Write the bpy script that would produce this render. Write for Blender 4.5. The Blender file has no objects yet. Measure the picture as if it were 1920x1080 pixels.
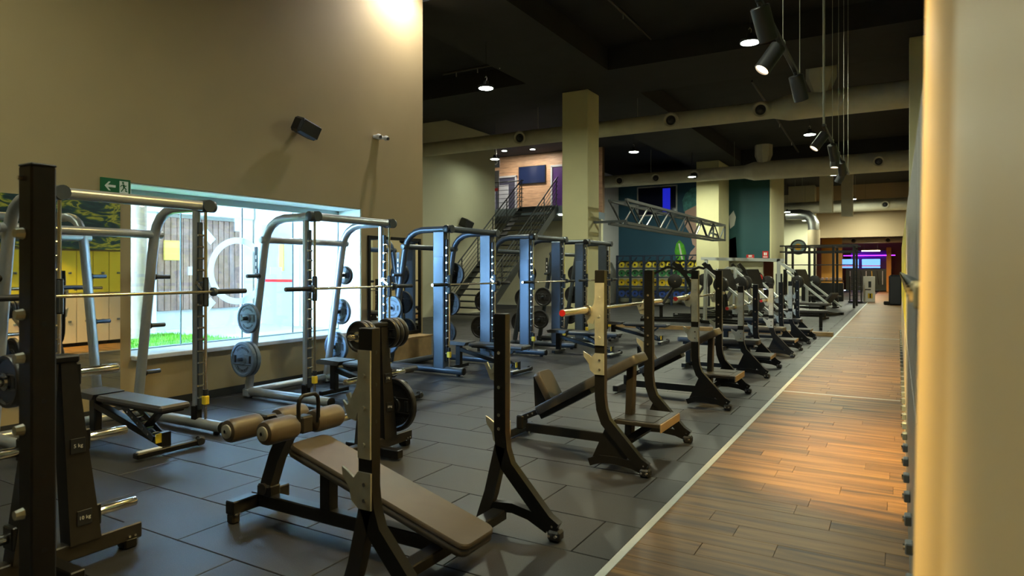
import bpy, math, random
from mathutils import Vector, Matrix
random.seed(7)
SC = bpy.context.scene
COL = SC.collection
PI = math.pi

# ------------------------------------------------------------------ camera
cam_d = bpy.data.cameras.new('camera')
cam_d.sensor_width = 36.0
cam_d.lens = 1240.0 / 1920.0 * 36.0
cam_d.shift_y = -32.0 / 1920.0
cam_d.clip_start = 0.05
cam_d.clip_end = 200
cam_d.dof.use_dof = True
cam_d.dof.focus_distance = 7.0
cam_d.dof.aperture_fstop = 3.6
cam = bpy.data.objects.new('camera', cam_d)
COL.objects.link(cam)
YAW = math.radians(30.3)
cam.location = (0, 0, 1.5)
cam.rotation_euler = (PI / 2, 0, YAW)
SC.camera = cam

# ------------------------------------------------------------------ world (overcast daylight outside the window)
w = bpy.data.worlds.new('daylight')
SC.world = w
w.use_nodes = True
bg = w.node_tree.nodes['Background']
bg.inputs[0].default_value = (0.34, 0.61, 1.0, 1)
bg.inputs[1].default_value = 85.0

SC.view_settings.view_transform = 'Standard'
SC.view_settings.look = 'None'
SC.view_settings.gamma = 1.0
SC.view_settings.use_curve_mapping = False
SC.view_settings.exposure = 0.45

# lamp strengths (W)
P_HIGHBAY = 78.0
P_TRACK = 290.0
C_HIGHBAY = (0.95, 1.0, 0.74)
C_WARM = (1.0, 0.70, 0.22)

# ------------------------------------------------------------------ materials
MATS = {}
def mat(name, col, rough=0.5, metal=0.0, var=0.0, vscale=8.0, bump=0.0, bscale=60.0, emit=None, estr=0.0, spec=0.5, coat=0.0, stretch=None):
    if name in MATS: return MATS[name]
    m = bpy.data.materials.new(name); m.use_nodes = True
    nt = m.node_tree; b = nt.nodes['Principled BSDF']
    b.inputs['Base Color'].default_value = (*col, 1)
    b.inputs['Roughness'].default_value = rough
    b.inputs['Metallic'].default_value = metal
    b.inputs['Specular IOR Level'].default_value = spec
    if coat: b.inputs['Coat Weight'].default_value = coat
    if emit:
        b.inputs['Emission Color'].default_value = (*emit, 1)
        b.inputs['Emission Strength'].default_value = estr
    geo = nt.nodes.new('ShaderNodeTexCoord')
    src = geo.outputs['Object']
    if stretch:
        mp = nt.nodes.new('ShaderNodeMapping'); mp.inputs['Scale'].default_value = stretch
        nt.links.new(src, mp.inputs['Vector']); src = mp.outputs['Vector']
    if var > 0:
        n = nt.nodes.new('ShaderNodeTexNoise'); n.inputs['Scale'].default_value = vscale; n.inputs['Detail'].default_value = 5
        nt.links.new(src, n.inputs['Vector'])
        r = nt.nodes.new('ShaderNodeValToRGB')
        r.color_ramp.elements[0].position = 0.3; r.color_ramp.elements[1].position = 0.7
        r.color_ramp.elements[0].color = (*[c * (1 - var) for c in col], 1)
        r.color_ramp.elements[1].color = (*[min(1, c * (1 + var)) for c in col], 1)
        nt.links.new(n.outputs['Fac'], r.inputs['Fac']); nt.links.new(r.outputs['Color'], b.inputs['Base Color'])
    if bump > 0:
        n2 = nt.nodes.new('ShaderNodeTexNoise'); n2.inputs['Scale'].default_value = bscale; n2.inputs['Detail'].default_value = 3
        nt.links.new(src, n2.inputs['Vector'])
        bp = nt.nodes.new('ShaderNodeBump'); bp.inputs['Strength'].default_value = bump; bp.inputs['Distance'].default_value = 0.01
        nt.links.new(n2.outputs['Fac'], bp.inputs['Height']); nt.links.new(bp.outputs['Normal'], b.inputs['Normal'])
    MATS[name] = m
    return m

def mat_wood():
    m = bpy.data.materials.new('oak_plank'); m.use_nodes = True
    nt = m.node_tree; b = nt.nodes['Principled BSDF']; L = nt.links.new
    geo = nt.nodes.new('ShaderNodeNewGeometry'); oi = nt.nodes.new('ShaderNodeObjectInfo')
    mul = nt.nodes.new('ShaderNodeMath'); mul.operation = 'MULTIPLY'; mul.inputs[1].default_value = 37.0
    L(oi.outputs['Random'], mul.inputs[0])
    comb = nt.nodes.new('ShaderNodeCombineXYZ'); L(mul.outputs[0], comb.inputs['X']); L(mul.outputs[0], comb.inputs['Z'])
    add = nt.nodes.new('ShaderNodeVectorMath'); L(geo.outputs['Position'], add.inputs[0]); L(comb.outputs[0], add.inputs[1])
    mp = nt.nodes.new('ShaderNodeMapping'); mp.inputs['Scale'].default_value = (0.8, 10.0, 1.0); L(add.outputs[0], mp.inputs['Vector'])
    n = nt.nodes.new('ShaderNodeTexNoise'); n.inputs['Scale'].default_value = 1.0; n.inputs['Detail'].default_value = 8; n.inputs['Roughness'].default_value = 0.55; n.inputs['Distortion'].default_value = 0.6
    L(mp.outputs[0], n.inputs['Vector'])
    r = nt.nodes.new('ShaderNodeValToRGB'); e = r.color_ramp.elements
    e[0].position = 0.30; e[0].color = (0.038, 0.018, 0.006, 1)
    e[1].position = 0.62; e[1].color = (0.30, 0.150, 0.036, 1)
    k = r.color_ramp.elements.new(0.46); k.color = (0.175, 0.083, 0.020, 1)
    L(n.outputs['Fac'], r.inputs['Fac'])
    mr = nt.nodes.new('ShaderNodeMapRange'); mr.inputs['To Min'].default_value = 0.93; mr.inputs['To Max'].default_value = 1.08
    L(oi.outputs['Random'], mr.inputs['Value'])
    mx = nt.nodes.new('ShaderNodeVectorMath'); mx.operation = 'SCALE'; L(r.outputs['Color'], mx.inputs[0]); L(mr.outputs[0], mx.inputs['Scale'])
    L(mx.outputs[0], b.inputs['Base Color'])
    b.inputs['Roughness'].default_value = 0.48; b.inputs['Specular IOR Level'].default_value = 0.35
    bp = nt.nodes.new('ShaderNodeBump'); bp.inputs['Strength'].default_value = 0.15; bp.inputs['Distance'].default_value = 0.004
    L(n.outputs['Fac'], bp.inputs['Height']); L(bp.outputs['Normal'], b.inputs['Normal'])
    return m

def mat_rubber():
    m = bpy.data.materials.new('rubber_tile'); m.use_nodes = True
    nt = m.node_tree; b = nt.nodes['Principled BSDF']; L = nt.links.new
    geo = nt.nodes.new('ShaderNodeNewGeometry'); oi = nt.nodes.new('ShaderNodeObjectInfo')
    n = nt.nodes.new('ShaderNodeTexNoise'); n.inputs['Scale'].default_value = 1.6; n.inputs['Detail'].default_value = 6
    L(geo.outputs['Position'], n.inputs['Vector'])
    r = nt.nodes.new('ShaderNodeValToRGB'); e = r.color_ramp.elements
    e[0].position = 0.3; e[0].color = (0.013, 0.013, 0.015, 1); e[1].position = 0.75; e[1].color = (0.031, 0.030, 0.031, 1)
    L(n.outputs['Fac'], r.inputs['Fac'])
    s = nt.nodes.new('ShaderNodeTexNoise'); s.inputs['Scale'].default_value = 160; s.inputs['Detail'].default_value = 2
    L(geo.outputs['Position'], s.inputs['Vector'])
    r2 = nt.nodes.new('ShaderNodeMapRange'); r2.inputs['From Min'].default_value = 0.35; r2.inputs['From Max'].default_value = 0.7; r2.inputs['To Min'].default_value = 0.75; r2.inputs['To Max'].default_value = 1.3
    L(s.outputs['Fac'], r2.inputs['Value'])
    mr = nt.nodes.new('ShaderNodeMapRange'); mr.inputs['To Min'].default_value = 0.85; mr.inputs['To Max'].default_value = 1.15
    L(oi.outputs['Random'], mr.inputs['Value'])
    mm = nt.nodes.new('ShaderNodeMath'); mm.operation = 'MULTIPLY'; L(r2.outputs[0], mm.inputs[0]); L(mr.outputs[0], mm.inputs[1])
    mx = nt.nodes.new('ShaderNodeVectorMath'); mx.operation = 'SCALE'; L(r.outputs['Color'], mx.inputs[0]); L(mm.outputs[0], mx.inputs['Scale'])
    L(mx.outputs[0], b.inputs['Base Color'])
    mr2 = nt.nodes.new('ShaderNodeMapRange'); mr2.inputs['To Min'].default_value = 0.40; mr2.inputs['To Max'].default_value = 0.58; b.inputs['Specular IOR Level'].default_value = 0.5
    L(n.outputs['Fac'], mr2.inputs['Value']); L(mr2.outputs[0], b.inputs['Roughness'])
    bp = nt.nodes.new('ShaderNodeBump'); bp.inputs['Strength'].default_value = 0.25; bp.inputs['Distance'].default_value = 0.003
    L(s.outputs['Fac'], bp.inputs['Height']); L(bp.outputs['Normal'], b.inputs['Normal'])
    return m

def mat_glass(name, tint=(0.95, 0.98, 0.97), refl=0.07, rough=0.02):
    m = bpy.data.materials.new(name); m.use_nodes = True
    nt = m.node_tree; nt.nodes.clear()
    o = nt.nodes.new('ShaderNodeOutputMaterial'); t = nt.nodes.new('ShaderNodeBsdfTransparent'); g = nt.nodes.new('ShaderNodeBsdfGlossy'); mx = nt.nodes.new('ShaderNodeMixShader')
    t.inputs[0].default_value = (*tint, 1); g.inputs['Roughness'].default_value = rough
    mx.inputs[0].default_value = refl
    nt.links.new(t.outputs[0], mx.inputs[1]); nt.links.new(g.outputs[0], mx.inputs[2]); nt.links.new(mx.outputs[0], o.inputs[0])
    return m

def mat_mural():
    # painted landscape above the lockers: dark teal ground with ochre, green and yellow brush streaks
    m = bpy.data.materials.new('painted_mural'); m.use_nodes = True
    nt = m.node_tree; b = nt.nodes['Principled BSDF']; L = nt.links.new
    geo = nt.nodes.new('ShaderNodeNewGeometry')
    mp = nt.nodes.new('ShaderNodeMapping'); mp.inputs['Scale'].default_value = (1, 0.9, 3.0); L(geo.outputs['Position'], mp.inputs['Vector'])
    n = nt.nodes.new('ShaderNodeTexNoise'); n.inputs['Scale'].default_value = 2.2; n.inputs['Detail'].default_value = 9; n.inputs['Distortion'].default_value = 1.2
    L(mp.outputs[0], n.inputs['Vector'])
    r = nt.nodes.new('ShaderNodeValToRGB'); e = r.color_ramp.elements
    e[0].position = 0.40; e[0].color = (0.008, 0.035, 0.05, 1); e[1].position = 0.60; e[1].color = (0.55, 0.50, 0.06, 1)
    k = e.new(0.50); k.color = (0.012, 0.06, 0.07, 1); k = e.new(0.54); k.color = (0.10, 0.16, 0.03, 1); k = e.new(0.66); k.color = (0.02, 0.06, 0.04, 1)
    L(n.outputs['Fac'], r.inputs['Fac']); L(r.outputs['Color'], b.inputs['Base Color'])
    b.inputs['Roughness'].default_value = 0.6
    return m

WALL = mat('wall_paint_beige', (0.41, 0.312, 0.162), 0.75, var=0.04, vscale=1.2, bump=0.05, bscale=120)
GREENWALL = mat('wall_paint_pale', (0.56, 0.54, 0.38), 0.7, var=0.03, vscale=1.0)
COLUMN = mat('column_paint', (0.66, 0.63, 0.37), 0.7, var=0.03, vscale=2, bump=0.04, bscale=100)
BLACKCEIL = mat('ceiling_black_paint', (0.014, 0.014, 0.016), 0.8, var=0.25, vscale=1.5, bump=0.2, bscale=25)
SOFFIT = mat('soffit_dark_paint', (0.022, 0.022, 0.025), 0.8, var=0.15, vscale=2.0)
DUCT = mat('duct_fabric', (0.58, 0.56, 0.45), 0.6, var=0.08, vscale=3)
GALVD = mat('duct_steel', (0.6, 0.6, 0.58), 0.3, metal=1.0)
SILVER = mat('silver_powder_coat', (0.42, 0.45, 0.48), 0.33, metal=0.55, var=0.04, vscale=30)
DARKST = mat('graphite_powder_coat', (0.070, 0.085, 0.105), 0.36, metal=0.45, var=0.06, vscale=20)
BLACK = mat('black_powder_coat', (0.009, 0.0085, 0.008), 0.34, spec=0.32, var=0.15, vscale=14, bump=0.03, bscale=300)
BROWNBLK = mat('worn_black_powder_coat', (0.022, 0.019, 0.016), 0.45, spec=0.35, var=0.2, vscale=10, bump=0.03, bscale=300)
GALV = mat('brushed_steel_plate', (0.55, 0.55, 0.48), 0.42, metal=0.65, var=0.14, vscale=12, bump=0.03, bscale=80)
CHROME = mat('chrome', (0.82, 0.80, 0.76), 0.14, metal=1.0)
BARST = mat('bar_steel', (0.70, 0.62, 0.48), 0.22, metal=1.0)
VINYL = mat('black_vinyl', (0.050, 0.046, 0.044), 0.42, var=0.12, vscale=20, bump=0.08, bscale=350)
VINYL_WARM = mat('black_vinyl_warm_lit', (0.058, 0.048, 0.039), 0.42, var=0.12, vscale=9, bump=0.08, bscale=350)  # black vinyl with warm lamp light tinted into its colour
FOAM = mat('foam_roller_cover', (0.075, 0.057, 0.040), 0.40, var=0.10, vscale=12, bump=0.06, bscale=250)
RUBBERB = mat('black_rubber', (0.016, 0.016, 0.017), 0.5, var=0.2, vscale=30)
PLATE = mat('urethane_plate', (0.105, 0.145, 0.195), 0.45, var=0.12, vscale=30, bump=0.05, bscale=200)
PLATEB = mat('black_plate', (0.020, 0.018, 0.017), 0.38, var=0.2, vscale=20)
LETTER = mat('raised_lettering', (0.012, 0.013, 0.016), 0.5)
YELLOWP = mat('yellow_plastic', (0.80, 0.56, 0.03), 0.4)
REDP = mat('red_plastic', (0.55, 0.02, 0.02), 0.35)
WHITE = mat('white_paint', (0.80, 0.80, 0.78), 0.5)
WHITEL = mat('white_floor_tape', (0.62, 0.63, 0.58), 0.5, var=0.08, vscale=6)
WOOD = mat_wood()
RUBBER = mat_rubber()
GLASS = mat_glass('window_glass')
def mat_frost():
    m = bpy.data.materials.new('frosted_vinyl_decal'); m.use_nodes = True
    nt = m.node_tree; nt.nodes.clear()
    o = nt.nodes.new('ShaderNodeOutputMaterial'); t = nt.nodes.new('ShaderNodeBsdfTranslucent'); g = nt.nodes.new('ShaderNodeBsdfDiffuse'); mx = nt.nodes.new('ShaderNodeMixShader')
    t.inputs[0].default_value = (0.92, 0.93, 0.97, 1); g.inputs[0].default_value = (0.85, 0.86, 0.9, 1); mx.inputs[0].default_value = 0.2
    nt.links.new(t.outputs[0], mx.inputs[1]); nt.links.new(g.outputs[0], mx.inputs[2]); nt.links.new(mx.outputs[0], o.inputs[0])
    return m
FROST = mat_frost()
MIRROR = mat('mirror_silver', (0.86, 0.87, 0.84), 0.015, metal=1.0)
MURAL = mat_mural()
LOCKY = mat('locker_yellow', (0.78, 0.66, 0.05), 0.45)
LOCKC = mat('locker_cream', (0.62, 0.52, 0.36), 0.45)
LOCKG = mat('locker_grey', (0.30, 0.31, 0.29), 0.5)
SLAB = mat('slab_black', (0.010, 0.010, 0.011), 0.8)
PILLAR = mat('cream_pillar_paint', (0.78, 0.57, 0.28), 0.55, var=0.02, vscale=3)
SIGNG = mat('sign_green', (0.01, 0.13, 0.05), 0.4)
SIGNW = mat('sign_white', (0.75, 0.82, 0.76), 0.4)
SCREEN_OFF = mat('screen_off', (0.012, 0.02, 0.06), 0.15)
LAMPE = mat('lamp_diffuser', (0.9, 1, 0.9), 0.5, emit=(0.82, 1.0, 0.84), estr=28.0)
WARME = mat('spot_lens', (1, 0.8, 0.6), 0.5, emit=(1.0, 0.78, 0.5), estr=9.0)
LAMPB = mat('lamp_body_black', (0.02, 0.02, 0.02), 0.4)
SPOTB = mat('spot_body_grey', (0.045, 0.045, 0.05), 0.45)
CABLE = mat('steel_cable', (0.45, 0.44, 0.36), 0.5)
WOODW = mat('wood_wall_board', (0.50, 0.30, 0.17), 0.5, var=0.22, vscale=3.0, stretch=(1, 1, 9))
LEDGE = mat('ledge_wood', (0.42, 0.27, 0.12), 0.5, var=0.2, vscale=6)
NAVY = mat('mural_wall_navy', (0.020, 0.085, 0.150), 0.6, var=0.12, vscale=0.5)
TEALP = mat('mural_wall_teal', (0.012, 0.075, 0.090), 0.6, var=0.15, vscale=0.6)
GREYW = mat('wall_paint_grey', (0.42, 0.43, 0.45), 0.7)

# ------------------------------------------------------------------ mesh builder
def frame(axis):
    a = Vector(axis).normalized()
    t = Vector((0, 0, 1)) if abs(a.z) < 0.9 else Vector((1, 0, 0))
    u = t.cross(a).normalized(); v = a.cross(u).normalized()
    return a, u, v

class MB:
    def __init__(s): s.v = []; s.f = []
    def add(s, vs, fs):
        o = len(s.v); s.v += [tuple(p) for p in vs]; s.f += [tuple(i + o for i in f) for f in fs]; return s
    def box(s, c, d, bev=0.0, rot=None):
        hx, hy, hz = d[0] / 2, d[1] / 2, d[2] / 2
        R = rot if rot is not None else Matrix.Identity(3); c = Vector(c)
        if bev <= 0:
            vs = [Vector((x, y, z)) for z in (-hz, hz) for y in (-hy, hy) for x in (-hx, hx)]
            fs = [(0, 2, 3, 1), (4, 5, 7, 6), (0, 1, 5, 4), (2, 6, 7, 3), (0, 4, 6, 2), (1, 3, 7, 5)]
        else:
            b = min(bev, hx * 0.95, hy * 0.95, hz * 0.95); vs = []; idx = {}
            for sx in (-1, 1):
                for sy in (-1, 1):
                    for sz in (-1, 1):
                        for ax in range(3):
                            p = [sx * hx, sy * hy, sz * hz]
                            for k in range(3):
                                if k != ax: p[k] -= (sx, sy, sz)[k] * b
                            idx[(sx, sy, sz, ax)] = len(vs); vs.append(Vector(p))
            fs = []
            for ax in range(3):
                o = [k for k in range(3) if k != ax]
                for sg in (-1, 1):
                    q = []
                    for (p, r) in ((-1, -1), (1, -1), (1, 1), (-1, 1)):
                        t = [0, 0, 0]; t[ax] = sg; t[o[0]] = p; t[o[1]] = r; q.append(idx[(*t, ax)])
                    flip = (sg < 0) ^ (ax == 1)
                    fs.append(tuple(reversed(q)) if flip else tuple(q))
            for ax in range(3):
                o = [k for k in range(3) if k != ax]
                for p in (-1, 1):
                    for r in (-1, 1):
                        t = [0, 0, 0]; t[o[0]] = p; t[o[1]] = r
                        a = list(t); a[ax] = -1; b2 = list(t); b2[ax] = 1
                        fs.append((idx[(*a, o[0])], idx[(*b2, o[0])], idx[(*b2, o[1])], idx[(*a, o[1])]))
            for sx in (-1, 1):
                for sy in (-1, 1):
                    for sz in (-1, 1):
                        fs.append(tuple(idx[(sx, sy, sz, k)] for k in range(3)))
        return s.add([c + R @ p for p in vs], fs)
    def beam(s, p0, p1, w, h, up=(0, 0, 1), bev=0.0, ext=0.0):
        p0 = Vector(p0); p1 = Vector(p1); a = (p1 - p0).normalized(); p0 = p0 - a * ext; p1 = p1 + a * ext
        u = Vector(up); 
        if abs(u.dot(a)) > 0.98: u = Vector((1, 0, 0)) if abs(a.x) < 0.9 else Vector((0, 1, 0))
        side = u.cross(a).normalized(); upv = a.cross(side).normalized()
        R = Matrix((a, side, upv)).transposed()
        return s.box((p0 + p1) / 2, ((p1 - p0).length, w, h), bev, R)
    def lathe(s, prof, c, axis, n=20, caps=True):
        a, u, v = frame(axis); c = Vector(c); vs = []; fs = []
        for (r, h) in prof:
            for i in range(n):
                t = 2 * PI * i / n
                vs.append(c + a * h + (u * math.cos(t) + v * math.sin(t)) * r)
        for k in range(len(prof) - 1):
            for i in range(n):
                j = (i + 1) % n
                fs.append((k * n + i, k * n + j, (k + 1) * n + j, (k + 1) * n + i))
        if caps:
            fs.append(tuple(reversed(range(n)))); fs.append(tuple(range((len(prof) - 1) * n, len(prof) * n)))
        return s.add(vs, fs)
    def cyl(s, p0, p1, r, r2=None, n=14, bev=0.0):
        p0 = Vector(p0); p1 = Vector(p1); L = (p1 - p0).length; r2 = r if r2 is None else r2
        pr = [(r, 0), (r2, L)] if bev <= 0 else [(r - bev, 0), (r - bev * .3, bev * .3), (r, bev), (r2, L - bev), (r2 - bev * .3, L - bev * .3), (r2 - bev, L)]
        return s.lathe(pr, p0, p1 - p0, n)
    def tube(s, pts, r, n=12):
        P = [Vector(p) for p in pts]; rings = []; u = None
        for i, p in enumerate(P):
            if i == 0: d = P[1] - P[0]
            elif i == len(P) - 1: d = P[-1] - P[-2]
            else: d = (P[i + 1] - P[i]).normalized() + (P[i] - P[i - 1]).normalized()
            d.normalize()
            if u is None: _, u, v = frame(d)
            else:
                u = (u - d * u.dot(d)).normalized(); v = d.cross(u).normalized()
            rings.append([p + (u * math.cos(2 * PI * k / n) + v * math.sin(2 * PI * k / n)) * r for k in range(n)])
        vs = [q for R in rings for q in R]; fs = []
        for k in range(len(P) - 1):
            for i in range(n):
                j = (i + 1) % n; fs.append((k * n + i, k * n + j, (k + 1) * n + j, (k + 1) * n + i))
        fs.append(tuple(reversed(range(n)))); fs.append(tuple(range((len(P) - 1) * n, len(P) * n)))
        return s.add(vs, fs)
    def prism(s, poly, ax, a, b):
        # poly in the plane perpendicular to ax: y -> (x,z), x -> (y,z), z -> (x,y)
        def mk(p, t):
            return {'y': (p[0], t, p[1]), 'x': (t, p[0], p[1]), 'z': (p[0], p[1], t)}[ax]
        n = len(poly); vs = [mk(p, a) for p in poly] + [mk(p, b) for p in poly]
        fs = [tuple(range(n)), tuple(reversed(range(n, 2 * n)))] + [(i, i + n, (i + 1) % n + n, (i + 1) % n) for i in range(n)]
        return s.add(vs, fs)
    def strip(s, path, wd, ax, a, b):
        # flat bar bent along a 2-D path, full width wd, extruded a..b along ax
        P = [Vector(p) for p in path]; L = []; R = []
        for i, p in enumerate(P):
            d0 = (P[i] - P[i - 1]).normalized() if i else (P[1] - P[0]).normalized()
            d1 = (P[i + 1] - P[i]).normalized() if i < len(P) - 1 else d0
            t = (d0 + d1).normalized(); nrm = Vector((-t.y, t.x)); k = 1 / max(0.35, nrm.dot(Vector((-d0.y, d0.x))))
            ww = wd[i] if isinstance(wd, (list, tuple)) else wd
            L.append(p + nrm * ww / 2 * k); R.append(p - nrm * ww / 2 * k)
        return s.prism([tuple(q) for q in L] + [tuple(q) for q in reversed(R)], ax, a, b)
    def ball(s, c, r, n=12, sc=(1, 1, 1)):
        m = n // 2; vs = []; fs = []; c = Vector(c)
        for i in range(m + 1):
            ph = PI * i / m
            for k in range(n):
                th = 2 * PI * k / n
                vs.append(c + Vector((r * sc[0] * math.sin(ph) * math.cos(th), r * sc[1] * math.sin(ph) * math.sin(th), r * sc[2] * math.cos(ph))))
        for i in range(m):
            for k in range(n):
                j = (k + 1) % n; fs.append((i * n + k, (i + 1) * n + k, (i + 1) * n + j, i * n + j))
        return s.add(vs, fs)
    def mesh(s, name, angle=35):
        me = bpy.data.meshes.new(name); me.from_pydata(s.v, [], s.f)
        import bmesh
        bm = bmesh.new(); bm.from_mesh(me); bmesh.ops.remove_doubles(bm, verts=bm.verts, dist=1e-6)
        bmesh.ops.recalc_face_normals(bm, faces=bm.faces); bm.to_mesh(me); bm.free()
        me.polygons.foreach_set('use_smooth', [True] * len(me.polygons))
        me.set_sharp_from_angle(angle=math.radians(angle)); me.update()
        return me
    def build(s, name, m, parent=None, loc=None, label=None):
        me = s.mesh(name); me.materials.append(m)
        o = bpy.data.objects.new(name, me); COL.objects.link(o)
        if parent is not None: o.parent = parent
        if loc is not None: o.location = loc
        if label: o['label'] = label
        return o

def inst(name, me, parent=None, loc=None):
    o = bpy.data.objects.new(name, me); COL.objects.link(o)
    if parent is not None: o.parent = parent
    if loc is not None: o.location = loc
    return o
def tag(o, label, cat, group=None):
    o['label'] = label; o['category'] = cat
    if group: o['group'] = group
    elif 'group' in o.keys(): del o['group']
    return o
def thing(name, label, cat, loc=(0, 0, 0), rz=0.0, group=None):
    o = bpy.data.objects.new(name, None); COL.objects.link(o)
    o.empty_display_size = 0.1
    o.location = loc; o.rotation_euler = (0, 0, rz)
    return tag(o, label, cat, group)
def struct(o):
    o['kind'] = 'structure'; return o
def copy_tree(o, parent=None):
    kids = list(o.children)
    c = o.copy(); COL.objects.link(c); c.parent = parent
    for k in kids: copy_tree(k, c)
    return c
def dup(o, label, loc, rz=None, group=None):
    c = copy_tree(o); c.location = loc
    if rz is not None: c.rotation_euler = (0, 0, rz)
    c['label'] = label
    if group: c['group'] = group
    return c
def text_polys(txt, size, depth=0.002):
    cu = bpy.data.curves.new('t', 'FONT'); cu.body = txt; cu.size = size; cu.extrude = depth / 2; cu.resolution_u = 2
    cu.align_x = 'CENTER'; cu.align_y = 'CENTER'
    o = bpy.data.objects.new('t', cu); COL.objects.link(o)
    dg = bpy.context.evaluated_depsgraph_get(); dg.update()
    me = bpy.data.meshes.new_from_object(o.evaluated_get(dg))
    vs = [v.co.copy() for v in me.vertices]; fs = [tuple(p.vertices) for p in me.polygons]
    bpy.data.objects.remove(o); bpy.data.curves.remove(cu); bpy.data.meshes.remove(me)
    return vs, fs
def lamp(kind, loc, power, color, size=0.3, target=None, angle=None, blend=0.6, name='lamp_light', parent=None):
    d = bpy.data.lights.new(name, kind); d.energy = power; d.color = color
    if kind == 'AREA': d.shape = 'DISK'; d.size = size
    else: d.shadow_soft_size = size
    if kind == 'SPOT': d.spot_size = angle; d.spot_blend = blend
    o = bpy.data.objects.new(name, d); COL.objects.link(o); o.location = loc
    if target is not None:
        o.rotation_euler = (Vector(target) - Vector(loc)).to_track_quat('-Z', 'Y').to_euler()
    if parent is not None:
        o.parent = parent; o.matrix_parent_inverse = Matrix.Translation(parent.location).inverted()
    return o
# ================================================================== STRUCTURE
XW = -7.03          # face of the left wall
ZC = 6.6            # ceiling
X_LINE = -1.29      # white floor line
def slab(name, x0, x1, y0, y1, z0, z1, m, parent=None, kind=True):
    o = MB().box(((x0 + x1) / 2, (y0 + y1) / 2, (z0 + z1) / 2), (x1 - x0, y1 - y0, z1 - z0)).build(name, m, parent)
    if kind and parent is None: struct(o)
    return o

# ---- floor with rubber tiles
floor = slab('floor', -16.6, X_LINE, -3.2, 58, -0.2, -0.014, SLAB)
TL, TW, GAP = 0.98, 0.487, 0.007
cells = []
row = 0; y = 2.242 - 10 * TW
while y < 38.0:
    k = round((y - 2.242) / TW)
    x = -3.474 - (0.49 if k % 2 else 0.0) - TL * 10
    while x < X_LINE:
        a = max(x, XW if y < 9.0 else -13.18); b = min(x + TL, X_LINE)
        if b - a > 0.05: cells.append((a, b, y, y + TW))
        x += TL
    y += TW
def seen(cx, cy):
    d = -cx * math.sin(YAW) + cy * math.cos(YAW); r = cx * math.cos(YAW) + cy * math.sin(YAW)
    return d > 0.4 and abs(r / d) < 0.82 and d * 0.47 > 1.35
vis = sorted([c for c in cells if seen((c[0] + c[1]) / 2, (c[2] + c[3]) / 2)], key=lambda c: math.hypot((c[0] + c[1]) / 2, (c[2] + c[3]) / 2))
near = set(vis[:295]); tile_me = {}
far = MB()
for c in cells:
    sx = c[1] - c[0] - GAP; cx = (c[0] + c[1]) / 2; cy = (c[2] + c[3]) / 2
    if c in near:
        key = round(sx, 3)
        if key not in tile_me:
            me = MB().box((0, 0, -0.007), (sx, TW - GAP, 0.014), 0.002).mesh('rubber_tile'); me.materials.append(RUBBER); tile_me[key] = me
        inst('rubber_tile', tile_me[key], floor, (cx, cy, random.uniform(-0.0008, 0.0008)))
    else:
        far.box((cx, cy, -0.007), (sx, TW - GAP, 0.014))
o = far.build('rubber_tile_field', RUBBER, floor); o['kind'] = 'stuff'

# ---- wooden walkway
walk = slab('floor_walkway', X_LINE, 0.62, -3.2, 58, -0.2, -0.012, SLAB)
PW = 0.18; rows = []
y = -1.0
while y < 57.5:
    x = X_LINE + 0.045; xe = 0.60
    ph = random.uniform(0.25, 0.95); cuts = [x]
    while ph + x < xe - 0.1: cuts.append(x + ph); ph += random.choice([0.75, 0.9, 1.05])
    cuts.append(xe)
    for a, b in zip(cuts[:-1], cuts[1:]): rows.append((a, b, y))
    y += PW
vis = sorted([r for r in rows if r[2] > 1.5], key=lambda r: r[2])[:290]; near = set(vis); pl = {}; far = MB()
for a, b, y in rows:
    sx = round(b - a - 0.0025, 3); c = ((a + b) / 2, y + PW / 2)
    if (a, b, y) in near:
        if sx not in pl:
            me = MB().box((0, 0, -0.006), (sx, PW - 0.0025, 0.012), 0.0008).mesh('wood_plank'); me.materials.append(WOOD); pl[sx] = me
        inst('wood_plank', pl[sx], walk, (*c, 0))
    else: far.box((*c, -0.006), (sx, PW - 0.002, 0.012))
o = far.build('wood_plank_field', WOOD, walk); o['kind'] = 'stuff'
slab('trim_1', X_LINE, X_LINE + 0.045, -3, 40, -0.012, 0.002, WHITEL)
slab('trim_2', X_LINE + 0.045, 0.05, 8.83, 8.87, -0.01, 0.0015, WHITEL)
slab('trim_3', X_LINE + 0.045, 0.05, 16.75, 16.80, -0.01, 0.0015, WHITEL)
slab('trim_4', -6.9, X_LINE, 16.7, 16.85, 0.0, 0.09, LEDGE)

# ---- left wall with the window opening
WY0, WY1, WZ0, WZ1 = 4.01, 7.50, 0.58, 2.44
m = MB()
def bx(m, x0, x1, y0, y1, z0, z1): return m.box(((x0 + x1) / 2, (y0 + y1) / 2, (z0 + z1) / 2), (x1 - x0, y1 - y0, z1 - z0))
XO = XW - 0.62
bx(m, XO, XW, -3.2, WY0, 0, ZC); bx(m, XO, XW, WY1, 9.0, 0, ZC); bx(m, XO, XW, WY0, WY1, 0, WZ0); bx(m, XO, XW, WY0, WY1, WZ1, ZC)
bx(m, -13.2, XO, 8.7, 9.0, 0, ZC)
struct(m.build('wall_left', WALL))
slab('baseboard_left', XW, XW + 0.015, -3.2, 9.0, 0, 0.09, mat('skirting_dark', (0.03, 0.03, 0.03), 0.5))
slab('wall_green', -13.4, -13.2, 8.7, 21.3, 0, ZC, GREENWALL)
slab('wall_left_far', -16.6, -16.4, 21.0, 58, 0, ZC, GREYW)
slab('wall_left_return', -16.6, -13.4, 21.0, 21.2, 0, ZC, GREENWALL)
slab('wall_back', -7.7, 0.8, -3.2, -3.0, 0, ZC, WALL)
slab('wall_right', 0.6, 0.8, -3.0, 58, 0, ZC, WALL)
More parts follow.
